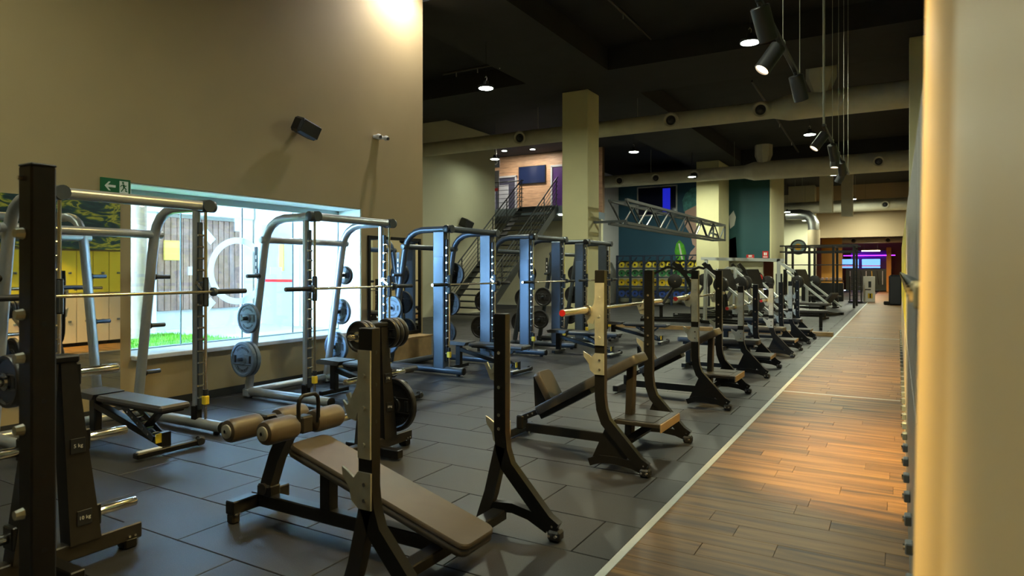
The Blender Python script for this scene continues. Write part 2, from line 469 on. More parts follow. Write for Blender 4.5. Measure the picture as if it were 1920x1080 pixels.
slab('wall_end', -16.6, 0.8, 57.8, 58, 0, ZC, mat('wall_paint_terracotta', (0.42, 0.20, 0.08), 0.7))
slab('ceiling', -16.6, 0.8, -3.2, 58, ZC, ZC + 0.2, BLACKCEIL)
# dropped soffits (beams) along and across the column line
m = MB(); bx(m, -7.9, -5.75, 9.0, 44, 6.1, ZC); bx(m, -5.75, 0.6, 14.2, 16.4, 6.1, ZC); bx(m, -13.2, -7.9, 14.2, 16.4, 6.1, ZC)
bx(m, -5.75, 0.6, 29.0, 30.5, 6.0, ZC)
bx(m, XW, -5.75, -3, 9.0, 6.3, ZC)
struct(m.build('trim_5', SOFFIT))

# window: sill, frame, four panes, sun emblem
GX = -7.52
win = bpy.data.objects.new('window_1', None); COL.objects.link(win); win.location = (GX, (WY0 + WY1) / 2, WZ0); struct(win)
Lw = Vector(win.location)
def wl(p): return tuple(Vector(p) - Lw)
FR = mat('window_frame_grey', (0.42, 0.50, 0.48), 0.4)
SILL = mat('window_sill_stone', (0.68, 0.70, 0.74), 0.35, var=0.08, vscale=8)
REV = mat('window_reveal_white', (0.80, 0.84, 0.78), 0.6)
for (a, b, c, d) in ((WY0, WY1, WZ0, WZ0 + 0.035), (WY0, WY1, WZ1 - 0.10, WZ1), (WY0, WY0 + 0.03, WZ0 + 0.035, WZ1 - 0.10), (WY1 - 0.03, WY1, WZ0 + 0.035, WZ1 - 0.10)):
    MB().box((0, (a + b) / 2 - Lw.y, (c + d) / 2 - Lw.z), (0.06, b - a, d - c), 0.004).build('window_frame', FR, win)
MB().box((XW + 0.02 - (XW - GX) / 2 - Lw.x + 0.03, 0, -0.005), (XW - GX + 0.06, WY1 - WY0 - 0.02, 0.05), 0.006).build('window_sill', SILL, win)
MB().box((0.26, 0, 1.85), (0.44, WY1 - WY0 - 0.004, 0.012)).build('reveal', REV, win)
MB().box((0.26, (WY1 - WY0) / 2 - 0.008, 0.93), (0.44, 0.012, 1.84)).build('reveal', REV, win)
MB().box((0.26, -(WY1 - WY0) / 2 + 0.008, 0.93), (0.44, 0.012, 1.84)).build('reveal', REV, win)
cuts = [WY0 + 0.03, 4.90, 5.77, 6.62, WY1 - 0.03]
for a, b in zip(cuts[:-1], cuts[1:]):
    MB().box((0, (a + b) / 2 - Lw.y, 0.895), (0.012, b - a - 0.012, 1.72)).build('pane', GLASS, win)
for a in cuts[1:-1]:
    MB().box((0, a - Lw.y, 0.895), (0.014, 0.010, 1.72)).build('joint', mat('dark_joint', (0.02, 0.05, 0.05), 0.4), win)
EY, EZ = 5.70, 1.50
ring = MB(); prof = [(0.36, -0.002), (0.44, -0.002), (0.44, 0.002), (0.36, 0.002), (0.36, -0.002)]
ring.lathe(prof, (0.012, EY - Lw.y, EZ - Lw.z), (1, 0, 0), 56, caps=False)
em = ring.build('emblem_ring', FROST, win)
for k in range(8):
    a = k * PI / 4; c = Vector((0.012, EY - Lw.y + math.cos(a) * 0.615, EZ - Lw.z + math.sin(a) * 0.615))
    d = Vector((0, math.cos(a), math.sin(a)))
    MB().beam(c - d * 0.095, c + d * 0.095, 0.105, 0.004, up=(1, 0, 0)).build('emblem_ray', FROST, win)

# ---- courtyard outside
OUTW = mat('courtyard_render', (0.80, 0.80, 0.78), 0.7)
cs = slab('wall_courtyard_side', -13.2, XO, 8.45, 8.69, 0.3, ZC, OUTW)
MB().box((-10.0, 8.44, 1.35), (0.85, 0.04, 2.05), 0.01).build('courtyard_door', mat('courtyard_door', (0.35, 0.42, 0.45), 0.3), cs)
MB().box((-9.45, 8.43, 1.4), (0.12, 0.06, 2.2), 0.01).build('door_post', OUTW, cs)
MB().box((-10.0, 8.415, 1.32), (0.85, 0.02, 0.05)).build('door_band', REDP, cs)
MB().box((-9.85, 8.41, 1.75), (0.12, 0.02, 0.5)).build('door_poster', mat('ochre_panel', (0.70, 0.48, 0.10), 0.5), cs)
slab('ground_courtyard', -22, XO, -6, 8.7, 0.1, 0.50, mat('courtyard_paving', (0.62, 0.66, 0.70), 0.7, var=0.05, vscale=2))
GR = mat('lawn_green', (0.13, 0.36, 0.015), 0.8, var=0.35, vscale=30, bump=0.5, bscale=90)
m = MB(); rr = random.Random(3)
for i in range(9000):
    x = rr.uniform(-9.9, XO - 0.1); y = rr.uniform(1.5, 6.2); h = rr.uniform(0.02, 0.055); a = rr.uniform(0, PI)
    if math.hypot(x + 9.5, y - 5.5) < 0.24: continue
    dx, dy = math.cos(a) * 0.012, math.sin(a) * 0.012
    m.add([(x - dx, y - dy, 0.50), (x + dx, y + dy, 0.50), (x + rr.uniform(-.02, .02), y + rr.uniform(-.02, .02), 0.53 + h)], [(0, 1, 2)])
bx(m, -9.9, XO - 0.02, 1.5, 6.2, 0.50, 0.525)
o = m.build('lawn', GR); tag(o, 'bright green lawn in the courtyard outside the window', 'grass'); o['kind'] = 'stuff'
fac = thing('courtyard_building', 'white courtyard building with brown slatted cladding seen through the window', 'building', (-10.8, 5.2, 0.5))
MB().box((-0.4, -0.4, 1.45), (0.8, 7.2, 2.9)).build('wall', OUTW, fac)
MB().box((0.10, -0.4, 2.10), (0.20, 7.2, 0.25), 0.01).build('canopy', OUTW, fac)
BRN = mat('brown_cladding', (0.26, 0.155, 0.12), 0.7, var=0.3, vscale=10)
for i in range(14):
    MB().box((0.03, 1.45 + i * 0.115, 1.12), (0.05, 0.105, 1.6), 0.008).build('cladding_slat', BRN, fac)
for yy in (-0.6, 1.2, 3.1):
    MB().box((0.08, yy, 1.0), (0.16, 0.22, 2.0), 0.01).build('post', OUTW, fac)
MB().box((0.08, 1.62, 1.35), (0.04, 0.28, 0.34), 0.01).build('panel', mat('ochre_panel', (0.70, 0.48, 0.10), 0.5), fac)
trunk = MB().lathe([(0.17, 0.03), (0.15, 0.5), (0.14, 1.6), (0.15, 3.2)], (0, 0, 0), (0, 0, 1), 14).build('pillar_courtyard', mat('rough_pillar', (0.30, 0.22, 0.17), 0.85, var=0.35, vscale=6, bump=0.6, bscale=14, stretch=(1, 1, 0.3)), None, (-9.5, 5.5, 0.5))
tag(trunk, 'rough brown round pillar on the lawn just outside the window', 'pillar')

# ---- mirrors on the left wall
def mirror(label, y0, y1, z0, z1, fm, fw):
    t = thing('wall_mirror', label, 'mirror', (XW, (y0 + y1) / 2, z0))
    MB().box((0.006, 0, (z1 - z0) / 2), (0.012, y1 - y0, z1 - z0)).build('glass', MIRROR, t)
    if fw:
        for s in (-1, 1): MB().box((0.015, s * (y1 - y0) / 2, (z1 - z0) / 2), (0.03, fw, z1 - z0 + fw), 0.003).build('frame_rail', fm, t)
        for z in (0, z1 - z0): MB().box((0.015, 0, z), (0.03, y1 - y0 - fw, fw), 0.003).build('frame_rail', fm, t)
    return t
mirror('large frameless wall mirror left of the window behind the nearest smith machine', -0.6, 3.90, 0.265, 2.21, None, 0)
mirror('dark framed wall mirror between the window and the wall corner', 7.66, 8.90, 0.48, 2.02, BLACK, 0.05)
t = thing('floor_bench_box', 'low tan wooden box under the dark framed mirror', 'box', (XW + 0.16, 8.3, 0))
MB().box((0, 0, 0.22), (0.30, 1.1, 0.40), 0.01).build('body', LEDGE, t)
MB().box((0, 0, 0.43), (0.32, 1.14, 0.025), 0.004).build('lid', LEDGE, t)

# ---- columns
def column(n, x0, x1, y0, y1, z1):
    o = struct(MB().box(((x0 + x1) / 2, (y0 + y1) / 2, z1 / 2), (x1 - x0, y1 - y0, z1), 0.012).build(n, COLUMN)); return o
column('column_1', -7.50, -6.78, 15.40, 16.12, 6.1)
column('column_2', -7.36, -6.43, 28.0, 29.9, 6.1)
column('column_3', 0.185, 0.6, 15.2, 15.7, 6.1)

# near cream pillar beside the camera (leans a little, rounded edge, shallow groove)
pts = [(0.024, 0.98), (0.026, 1.005), (0.04, 1.02), (0.3, 1.02), (0.3, -0.4), (0.030, -0.4), (0.030, 0.34), (0.028, 0.50), (0.034, 0.515), (0.034, 0.535), (0.026, 0.55), (0.022, 0.70), (0.022, 0.92)]
m = MB(); vs = []; lean = 0.0185
for z in (0.0, 3.4):
    vs += [(x + 0.018 * 0 + (z - 1.5) * lean, y, z) for x, y in pts]
n = len(pts)
m.add(vs, [tuple(range(n)), tuple(reversed(range(n, 2 * n)))] + [(i, (i + 1) % n, (i + 1) % n + n, i + n) for i in range(n)])
tag(m.build('pillar_panel', PILLAR), 'large cream painted pillar close to the camera at the right edge', 'pillar')

# ---- mural wall above the lockers
slab('wall_mural', 0.56, 0.6, 1.2, 13.2, 1.95, 4.6, MURAL)

# ---- dark mural block at the back with pale return
m = MB(); bx(m, -11.6, -4.75, 30.0, 33.7, 1.98, 6.1); struct(m.build('wall_mural_back', NAVY))
slab('wall_mural_teal', -6.7, -4.75, 29.985, 29.999, 1.98, 6.1, TEALP)
slab('trim_7', -4.75, -4.70, 29.98, 33.7, 1.90, 6.1, COLUMN)
slab('wall_back_lower', -16.4, -5.1, 30.4, 30.6, 0, 1.98, GREENWALL)
slab('wall_grey_panel', -12.0, -11.6, 26.0, 30.0, 0, 6.0, mat('wall_paint_light_grey', (0.68, 0.69, 0.72), 0.7))

# ---- mezzanine with stair
slab('floor_mezzanine', -16.4, -10.5, 21.9, 25.6, 3.62, 3.90, mat('slab_blue_grey', (0.16, 0.20, 0.24), 0.5))
slab('wall_under_mezzanine', -16.4, -10.5, 25.2, 25.4, 0, 3.62, GREENWALL)
mz = slab('wall_mezzanine', -16.4, -10.5, 25.35, 25.55, 3.9, ZC, mat('board_backing', (0.2, 0.12, 0.07), 0.6))
for i in range(11):
    MB().box((-13.45, 25.33, 3.9 + 0.245 * i + 0.122), (5.9, 0.03, 0.238), 0.004).build('board', WOODW, mz)
# bulkhead and far room
slab('wall_bulkhead', -6.4, 0.6, 44.0, 44.3, 3.5, ZC, mat('bulkhead_paint', (0.40, 0.30, 0.18), 0.7))
slab('wall_far_left', -6.6, -4.3, 43.0, 44.0, 0, ZC, GREENWALL)
slab('wall_orange', -4.3, -3.1, 47.0, 47.2, 0, 3.6, mat('wall_paint_orange', (0.75, 0.33, 0.05), 0.6))
slab('wall_violet_lit', -3.1, -0.6, 56.0, 56.2, 1.6, 3.0, mat('violet_light_on_wall', (0.16, 0.03, 0.33), 0.6))  # purple light on the far wall is put into its colour
# ================================================================== EQUIPMENT
def bolt(p, d, parent, r=0.014, m=None, name='bolt'):
    d = Vector(d)
    return MB().cyl(p, Vector(p) + d * 0.012, r, r * 0.8, 8).build(name, m or CHROME, parent)

# ---------------- weight plate (axis along local y, centre at origin)
def make_plate(r, th, m, letters=True, name='weight_plate'):
    t = thing(name, 'plate', 'weight plate')
    h = th / 2
    prof = [(0.026, -h), (r * 0.30, -h), (r * 0.34, -h * 0.55), (r * 0.80, -h * 0.55), (r * 0.86, -h), (r * 0.97, -h), (r, -h * 0.7), (r, h * 0.7), (r * 0.97, h), (r * 0.86, h), (r * 0.80, h * 0.55), (r * 0.34, h * 0.55), (r * 0.30, h), (0.026, h), (0.026, -h)]
    MB().lathe(prof, (0, 0, 0), (0, 1, 0), 36, caps=False).build('disc', m, t)
    g = MB()
    for s in (-1, 1):
        g.box((s * r * 0.62, 0, 0), (r * 0.22, th * 1.02, r * 0.42), r * 0.05)
    for k, s in enumerate((-1, 1)):
        MB().box((s * r * 0.62, 0, 0), (r * 0.20, th * 0.80, r * 0.44), r * 0.04).build('grip_slot', LETTER, t)
    for s in (-1, 1):
        MB().box((0, 0, s * r * 0.27), (r * 1.66, th * 0.92, r * 0.05), 0.003).build('rib', m, t)
    MB().lathe([(0.026, -h * 1.15), (0.042, -h * 1.15), (0.042, h * 1.15), (0.026, h * 1.15), (0.026, -h * 1.15)], (0, 0, 0), (0, 1, 0), 20, caps=False).build('hub', CHROME if m is PLATEB else m, t)
    if letters:
        mb = MB()
        for (word, top) in (('TECHNOGYM', True), ('TECHNOGYM', False)):
            n = len(word)
            for i, ch in enumerate(word):
                vs, fs = GLYPH[ch]
                ang = (i - (n - 1) / 2) * 0.19
                a = PI / 2 - ang if top else -PI / 2 + ang
                rot = -ang if top else ang
                sc = r * 0.20
                for side in (-1, 1):
                    out = []
                    for v in vs:
                        x = v.x * sc; z = v.y * sc; y = v.z
                        xr = x * math.cos(rot) - z * math.sin(rot); zr = x * math.sin(rot) + z * math.cos(rot)
                        px = xr + math.cos(a) * r * 0.65; pz = zr + math.sin(a) * r * 0.65
                        out.append((px if side < 0 else -px, side * (h * 0.55 + 0.001) + y, pz))
                    mb.add(out, fs)
        mb.build('lettering', LETTER, t)
    return t
GLYPH = {c: text_polys(c, 1.0, 0.003) for c in set('TECHNOGYM')}
PL20 = make_plate(0.205, 0.050, PLATE); PL15 = make_plate(0.175, 0.045, PLATE)
PLB22 = make_plate(0.225, 0.05, PLATEB); PLB12 = make_plate(0.125, 0.045, PLATEB, False); PLD20 = make_plate(0.20, 0.05, RUBBERB, False)
used = set()
def put_plate(proto, label, loc, rz=0.0, group=None, tilt=0.0):
    if proto.name in used:
        o = dup(proto, label, loc, rz)
    else:
        used.add(proto.name); o = proto; o.location = loc; o.rotation_euler = (0, 0, rz); o['label'] = label
    if group: o['group'] = group
    if tilt: o.rotation_euler = (tilt, 0, rz)
    return o

# ---------------- smith machine (origin on floor below the guide rods, y across, -x towards the wall)
SY = 0.62
def make_smith(dark):
    F = DARKST if dark else SILVER
    t = thing('smith_machine', 'smith', 'smith machine', group='smith machines along the left wall')
    for s in (-1, 1):
        y = s * SY
        MB().cyl((-1.12, y, 0.075), (0.24, y, 0.075), 0.05, n=18, bev=0.008).build('base_tube', F, t)
        MB().cyl((0.24, y, 0.075), (0.262, y, 0.075), 0.052, n=18, bev=0.006).build('end_cap', BLACK, t)
        MB().cyl((0.16, y, 0.0), (0.16, y, 0.03), 0.03, n=12).build('foot', BLACK, t)
        MB().cyl((-1.08, y, 0.0), (-1.08, y, 0.03), 0.03, n=12).build('foot', BLACK, t)
        pts = [(-1.10, y, 0.08), (-0.80, y, 1.86)]
        c0 = Vector((-0.80, y, 1.86)); 
        for k in range(1, 7):
            a = k / 6 * math.radians(80)
            pts.append((-0.80 + 0.045 + 0.25 * math.sin(a * 1.0) * 0.9 - 0.02 * (1 - k / 6), y, 1.86 + 0.24 * (1 - math.cos(a)) * 0.0 + 0.245 * math.sin(a * 0.5) * 2 * math.cos(a * 0.5)))
        pts = [(-1.10, y, 0.08), (-0.82, y, 1.76), (-0.80, y, 1.85), (-0.765, y, 1.94), (-0.70, y, 2.02), (-0.60, y, 2.075), (-0.48, y, 2.10), (-0.05, y, 2.10)]
        MB().tube(pts, 0.047, 16).build('frame_tube', F, t)
        MB().box((-1.1, y, 0.06), (0.12, 0.10, 0.10), 0.015).build('rear_joint', F if dark else SILVER, t)
        if dark:
            MB().box((-0.155, y, 1.08), (0.20, 0.10, 1.98), 0.012).build('upright', DARKST, t)
            MB().box((-0.155, y + s * 0.052, 0.9), (0.16, 0.006, 1.6), 0.002).build('cover_panel', mat('graphite_panel', (0.10, 0.13, 0.17), 0.4, metal=0.4), t)
            rackx = -0.042
        else:
            MB().box((-0.135, y, 1.10), (0.075, 0.06, 1.96), 0.018).build('upright', F, t)
            MB().box((-0.135, y, 0.17), (0.085, 0.07, 0.15), 0.01).build('upright_boot', BLACK, t)
            rackx = -0.082
        rk = MB().box((rackx, y, 1.08), (0.028, 0.045, 1.75), 0.003).build('hook_rack', DARKST if not dark else BLACK, t)
        for k in range(15):
            MB().cyl((rackx + 0.010, y - 0.028, 0.32 + k * 0.108), (rackx + 0.010, y + 0.028, 0.32 + k * 0.108), 0.012, n=8).build('hook_pin', CHROME, rk)
        MB().cyl((0, y, 0.10), (0, y, 2.06), 0.014, n=10).build('guide_rod', CHROME if dark else BARST, t)
        st = MB().box((0.0, y, 0.30), (0.055, 0.05, 0.085), 0.008).build('bar_stop', YELLOWP, t)
        MB().cyl((0, y, 0.345), (0, y, 0.40), 0.024, n=12).build('bumper', RUBBERB, st)
        MB().cyl((-0.06, y, 2.10), (0.06, y, 2.10), 0.058, n=16).build('tee_joint', DARKST, t)
        cr = MB().box((0, y, 1.305), (0.05, 0.045, 0.26), 0.008).build('carriage', DARKST, t)
        MB().cyl((0, y, 1.17), (0, y, 1.44), 0.026, n=12).build('bushing', BLACK, cr)
        MB().strip([(0.0, 1.33), (-0.05, 1.36), (-0.085, 1.40), (-0.105, 1.37)], 0.022, 'y', y - s * 0.03 - 0.006, y - s * 0.03 + 0.006).build('safety_hook', CHROME, cr)
        for z in (1.44, 0.95, 0.47):
            xx = -1.10 + (z - 0.08) / 1.68 * 0.28
            MB().cyl((xx, y, z), (xx, y + s * 0.05, z), 0.034, n=14).build('peg_collar', BLACK, t)
            MB().cyl((xx, y + s * 0.05, z), (xx, y + s * 0.20, z), 0.022, n=14, bev=0.004).build('storage_peg', DARKST, t)
    MB().cyl((0, -SY - 0.02, 2.10), (0, SY + 0.02, 2.10), 0.045, n=18).build('top_tube', F, t)
    for s in (-1, 1):
        MB().cyl((0, s * (SY + 0.02), 2.10), (0, s * (SY + 0.09), 2.10), 0.055, n=18, bev=0.008).build('end_cap', DARKST if not dark else BLACK, t)
    MB().cyl((-0.80, -SY - 0.075, 1.86), (-0.80, SY + 0.075, 1.86), 0.040, n=16, bev=0.006).build('rear_tube', F, t)
    MB().cyl((-1.10, -SY, 0.075), (-1.10, SY, 0.075), 0.045, n=16).build('base_cross_tube', F, t)
    b = MB().cyl((0.02, -SY - 0.06, 1.305), (0.02, SY + 0.06, 1.305), 0.0145, n=12).build('bar', BARST, t)
    for s in (-1, 1):
        MB().cyl((0.02, s * (SY + 0.05), 1.305), (0.02, s * (SY + 0.09), 1.305), 0.042, n=16, bev=0.006).build('sleeve_collar', DARKST, b)
        MB().cyl((0.02, s * (SY + 0.09), 1.305), (0.02, s * (SY + 0.42), 1.305), 0.0245, n=16, bev=0.004).build('sleeve', RUBBERB if not dark else BLACK, b)
        MB().cyl((0.02, s * (SY + 0.42), 1.305), (0.02, s * (SY + 0.424), 1.305), 0.018, n=12).build('sleeve_tip', CHROME, b)
    # instruction placard on the near slanted tube
    p = MB().box((-0.905, -SY - 0.048, 1.60), (0.055, 0.006, 0.36), 0.002).build('placard', LETTER, t)
    for k in range(3):
        MB().box((-0.905, -SY - 0.052, 1.50 + k * 0.08), (0.02, 0.002, 0.045)).build('pictogram', WHITE, p)
    return t
SX = -5.56
S_A = make_smith(False); S_A.location = (SX, 3.25, 0); S_A['label'] = 'silver smith machine nearest the camera in front of the large mirror'
S_B = dup(S_A, 'silver smith machine standing in front of the window', (SX, 5.82, 0))
S_C = make_smith(True); S_C.location = (SX, 8.35, 0); S_C['label'] = 'graphite smith machine with wide uprights beside the wall corner'
S_D = dup(S_C, 'graphite smith machine in front of the stair, second of the dark ones', (SX, 10.88, 0))
S_E = dup(S_C, 'graphite smith machine farthest from the camera, in front of the square column', (SX, 13.2, 0))
def peg(ycen, s, z, k=0.115): return (SX - 1.10 + (z - 0.08) / 1.68 * 0.28, ycen + s * (SY + k), z)
put_plate(PL15, 'blue-grey weight plate on the middle near peg of the window smith machine', peg(5.82, -1, 0.95))
put_plate(PL20, 'large blue-grey weight plate on the lowest near peg of the window smith machine', peg(5.82, -1, 0.47, 0.120))
put_plate(PL20, 'blue-grey weight plate hidden behind the large one on the lowest near window peg', peg(5.82, -1, 0.47, 0.058))
put_plate(PLB12, 'small dark weight plate on the top far peg of the window smith machine', peg(5.82, 1, 1.44))
put_plate(PL15, 'blue-grey weight plate on the middle far peg of the window smith machine', peg(5.82, 1, 0.95))
put_plate(PL20, 'large blue-grey weight plate on the lowest far peg of the window smith machine', peg(5.82, 1, 0.47))
put_plate(PL15, 'pale blue-grey plate on the middle near peg of the smith machine by the corner', peg(8.35, -1, 0.95))
put_plate(PL20, 'pale blue-grey plate on the lowest near peg of the smith machine by the corner', peg(8.35, -1, 0.47))
i = 0
ords = ['top', 'middle', 'lowest']
for (yc, nm) in ((8.35, 'corner smith machine'), (10.88, 'second dark smith machine'), (13.2, 'farthest smith machine')):
    for s, sd in ((1, 'far'), (-1, 'near')):
        for z, zn in zip((1.44, 0.95, 0.47), ords):
            if s < 0 and yc == 8.35: continue
            if s < 0 and zn == 'top': continue
            put_plate(PLD20, 'black weight plate on the %s %s side peg of the %s' % (zn, sd, nm), peg(yc, s, z))

# ---------------- adjustable bench (origin on floor, x along the bench: foot bar at +x)
def make_bench():
    t = thing('adjustable_bench', 'bench', 'weight bench', group='adjustable benches inside the smith machines')
    MB().box((0.10, 0, 0.395), (0.94, 0.27, 0.055), 0.018).build('back_pad', VINYL, t)
    MB().box((0.10, 0, 0.36), (0.86, 0.20, 0.02), 0.004).build('pad_board', BLACK, t)
    MB().prism([(-0.44, 0.375), (-0.40, 0.425), (-0.72, 0.435), (-0.80, 0.415), (-0.78, 0.375)], 'y', -0.135, 0.135).build('seat_pad', VINYL, t)
    MB().beam((-0.62, 0, 0.36), (-0.62, 0, 0.06), 0.07, 0.09, bev=0.008).build('rear_leg', BLACK, t)
    MB().beam((-0.62, -0.22, 0.045), (-0.62, 0.22, 0.045), 0.07, 0.05, bev=0.006).build('rear_foot', BLACK, t)
    MB().beam((-0.58, 0, 0.30), (0.42, 0, 0.085), 0.07, 0.06, bev=0.006).build('main_beam', BLACK, t)
    for s in (-1, 1):
        MB().beam((-0.10, s * 0.05, 0.345), (0.34, s * 0.05, 0.12), 0.012, 0.05).build('ladder_side', DARKST, t)
    for k in range(5):
        MB().cyl((-0.02 + k * 0.075, -0.06, 0.305 - k * 0.038), (-0.02 + k * 0.075, 0.06, 0.305 - k * 0.038), 0.009, n=8).build('ladder_pin', CHROME, t)
    MB().beam((0.36, 0, 0.34), (0.18, 0, 0.20), 0.06, 0.03).build('support_link', BLACK, t)
    MB().beam((0.46, -0.27, 0.045), (0.46, 0.27, 0.045), 0.07, 0.045, bev=0.008).build('front_foot', BLACK, t)
    MB().beam((0.46, -0.25, 0.072), (0.46, -0.06, 0.072), 0.04, 0.008).build('foot_plate', WHITE, t)
    MB().cyl((0.46, 0.27, 0.05), (0.46, 0.31, 0.05), 0.04, n=14).build('wheel', RUBBERB, t)
    MB().cyl((0.46, 0.27, 0.05), (0.50, 0.27, 0.05), 0.03, n=12).build('foot_cap', RUBBERB, t)
    MB().box((0.43, -0.04, 0.14), (0.012, 0.09, 0.075), 0.002).build('warning_sticker', YELLOWP, t)
    MB().beam((0.42, 0, 0.18), (0.42, 0, 0.06), 0.075, 0.05).build('front_post', BLACK, t)
    return t
BN = make_bench(); BN.location = (-5.62, 3.25, 0); BN['label'] = 'flat black adjustable bench inside the nearest silver smith machine'
dup(BN, 'flat black adjustable bench inside the window smith machine', (-5.30, 5.85, 0))
dup(BN, 'black adjustable bench inside the corner smith machine', (-5.20, 8.35, 0))
dup(BN, 'black adjustable bench inside the second dark smith machine', (-4.75, 10.88, 0))
dup(BN, 'black adjustable bench inside the farthest smith machine', (-4.6, 13.2, 0))

# ---------------- upright pieces for olympic benches (local: x=0 at the post, y across)
def olympic_side(t, s, H, split, z_bend=0.46):
    y = s * 0.56; a, b = y - 0.026, y + 0.026
    W = 0.078
    path = [(0, H), (0, z_bend + 0.10), (0.012, z_bend), (0.045, z_bend - 0.09), (0.30, 0.10), (0.36, 0.065)]
    u = MB().strip(path, W, 'y', a, b).build('upright', BLACK, t)
    MB().box((0, y, H + 0.003), (W * 0.98, 0.050, 0.006), 0.002).build('top_cap', RUBBERB, u)
    # edge band facing the walkway
    pe = [(p[0] + (0.041 if i < 3 else 0.040), p[1] + (0.0 if i < 2 else 0.012)) for i, p in enumerate(path)]
    if split:
        MB().strip([(0.0, z_bend + 0.02), (-0.07, 0.20), (-0.13, 0.03)], 0.07, 'y', a, b).build('inner_leg', BROWNBLK, t)
        bow = [(-0.10, 0.08), (-0.03, 0.125), (0.08, 0.135), (0.19, 0.115), (0.31, 0.06)]
    else:
        MB().prism([(0.055, 0.36), (0.10, 0.30), (0.24, 0.16), (0.20, 0.10), (-0.08, 0.06)], 'y', y - 0.006, y + 0.006).build('gusset', BLACK, t)
        bow = [(-0.09, 0.05), (0.0, 0.085), (0.12, 0.09), (0.25, 0.075), (0.33, 0.05)]
    MB().strip(bow, 0.055, 'y', a + 0.004, b - 0.004).build('arched_brace', BLACK, t)
    ft = MB().box((0.35, y, 0.03), (0.075, 0.075, 0.06), 0.012).build('foot', RUBBERB, t)
    for k in (-1, 1): bolt((0.35 + k * 0.018, y - 0.037, 0.035), (0, -1, 0), ft, 0.010)
    bolt((0.345, y - 0.027, 0.085), (0, -1, 0), ft, 0.008)
    # bar catch plates on the outer face, hooks towards the lifter (-x)
    yo = y + s * 0.030
    lo = H - 0.56
    cp = MB().prism([(-0.036, H - 0.09), (0.036, H - 0.09), (0.036, lo), (-0.036, lo), (-0.036, lo + 0.20), (-0.05, lo + 0.16), (-0.095, lo + 0.17), (-0.115, lo + 0.215), (-0.125, lo + 0.245), (-0.100, lo + 0.225), (-0.085, lo + 0.235), (-0.07, lo + 0.27), (-0.045, lo + 0.31), (-0.036, lo + 0.36)], 'y', yo - 0.005, yo + 0.005).build('catch_plate', GALV, t)
    hp = MB().prism([(-0.036, lo - 0.06), (0.038, lo - 0.06), (0.038, lo - 0.22), (-0.036, lo - 0.22), (-0.075, lo - 0.19), (-0.085, lo - 0.14), (-0.125, lo - 0.09), (-0.13, lo - 0.05), (-0.10, lo - 0.065), (-0.06, lo - 0.09)], 'y', yo - 0.005, yo + 0.005).build('spotter_hook', GALV, t)
    for z in (H - 0.20, H - 0.34, lo + 0.06): bolt((0, yo, z), (0, s, 0), cp, 0.011, GALV)
    for z in (lo - 0.11, lo - 0.18): bolt((0.005, yo, z), (0, s, 0), hp, 0.012, CHROME)
    # visible bolts on the inner face
    for z in (H - 0.22, H - 0.42, lo - 0.02, lo - 0.10): bolt((0, y - s * 0.026, z), (0, -s, 0), t, 0.013, CHROME)
    for z in (H - 0.10, H - 0.24, H - 0.40): 
        MB().cyl((0.0385, y, z), (0.0405, y, z), 0.008, n=8).build('edge_hole', LETTER, u)
    # inner hook of the bar rest
    MB().strip([(-0.03, lo + 0.24), (-0.09, lo + 0.22), (-0.115, lo + 0.27)], 0.022, 'y', yo - s * 0.02 - 0.006, yo - s * 0.02 + 0.006).build('bar_rest', GALV, t)

def pad_along(t, p0, p1, wd, th, m, name, bev=0.025):
    return MB().beam((p0[0], 0, p0[1]), (p1[0], 0, p1[1]), wd, th, up=(0, 0, 1), bev=bev).build(name, m, t)

def rounded_pad(t, p0, p1, wd, th, m, name):
    # pad with rounded plan corners, along p0->p1 in the xz plane
    p0 = Vector((p0[0], 0, p0[1])); p1 = Vector((p1[0], 0, p1[1])); a = (p1 - p0); L = a.length; a.normalize()
    n = Vector((0, 1, 0)); up = a.cross(n); up = -up if up.z < 0 else up
    r = 0.05; out = []
    for (cx, cy, a0) in ((L - r, wd / 2 - r, 0), (r, wd / 2 - r, 90), (r, -wd / 2 + r, 180), (L - r, -wd / 2 + r, 270)):
        for k in range(5):
            g = math.radians(a0 + k * 22.5); out.append((cx + r * math.cos(g), cy + r * math.sin(g)))
    nn = len(out); vs = []; rings = [(-th / 2, 0.97), (-th / 2 + 0.008, 1.0), (th / 2 - 0.02, 1.0), (th / 2 - 0.006, 0.985), (th / 2, 0.95)]
    for h, sc in rings:
        for (x, y) in out:
            xx = L / 2 + (x - L / 2) * (1 - (1 - sc) * wd / L); vs.append(p0 + a * xx + n * (y * sc) + up * h)
    fs = [tuple(reversed(range(nn))), tuple(range((len(rings) - 1) * nn, len(rings) * nn))]
    for k in range(len(rings) - 1):
        for i in range(nn):
            j = (i + 1) % nn; fs.append((k * nn + i, k * nn + j, (k + 1) * nn + j, (k + 1) * nn + i))
    return MB().add(vs, fs).build(name, m, t)

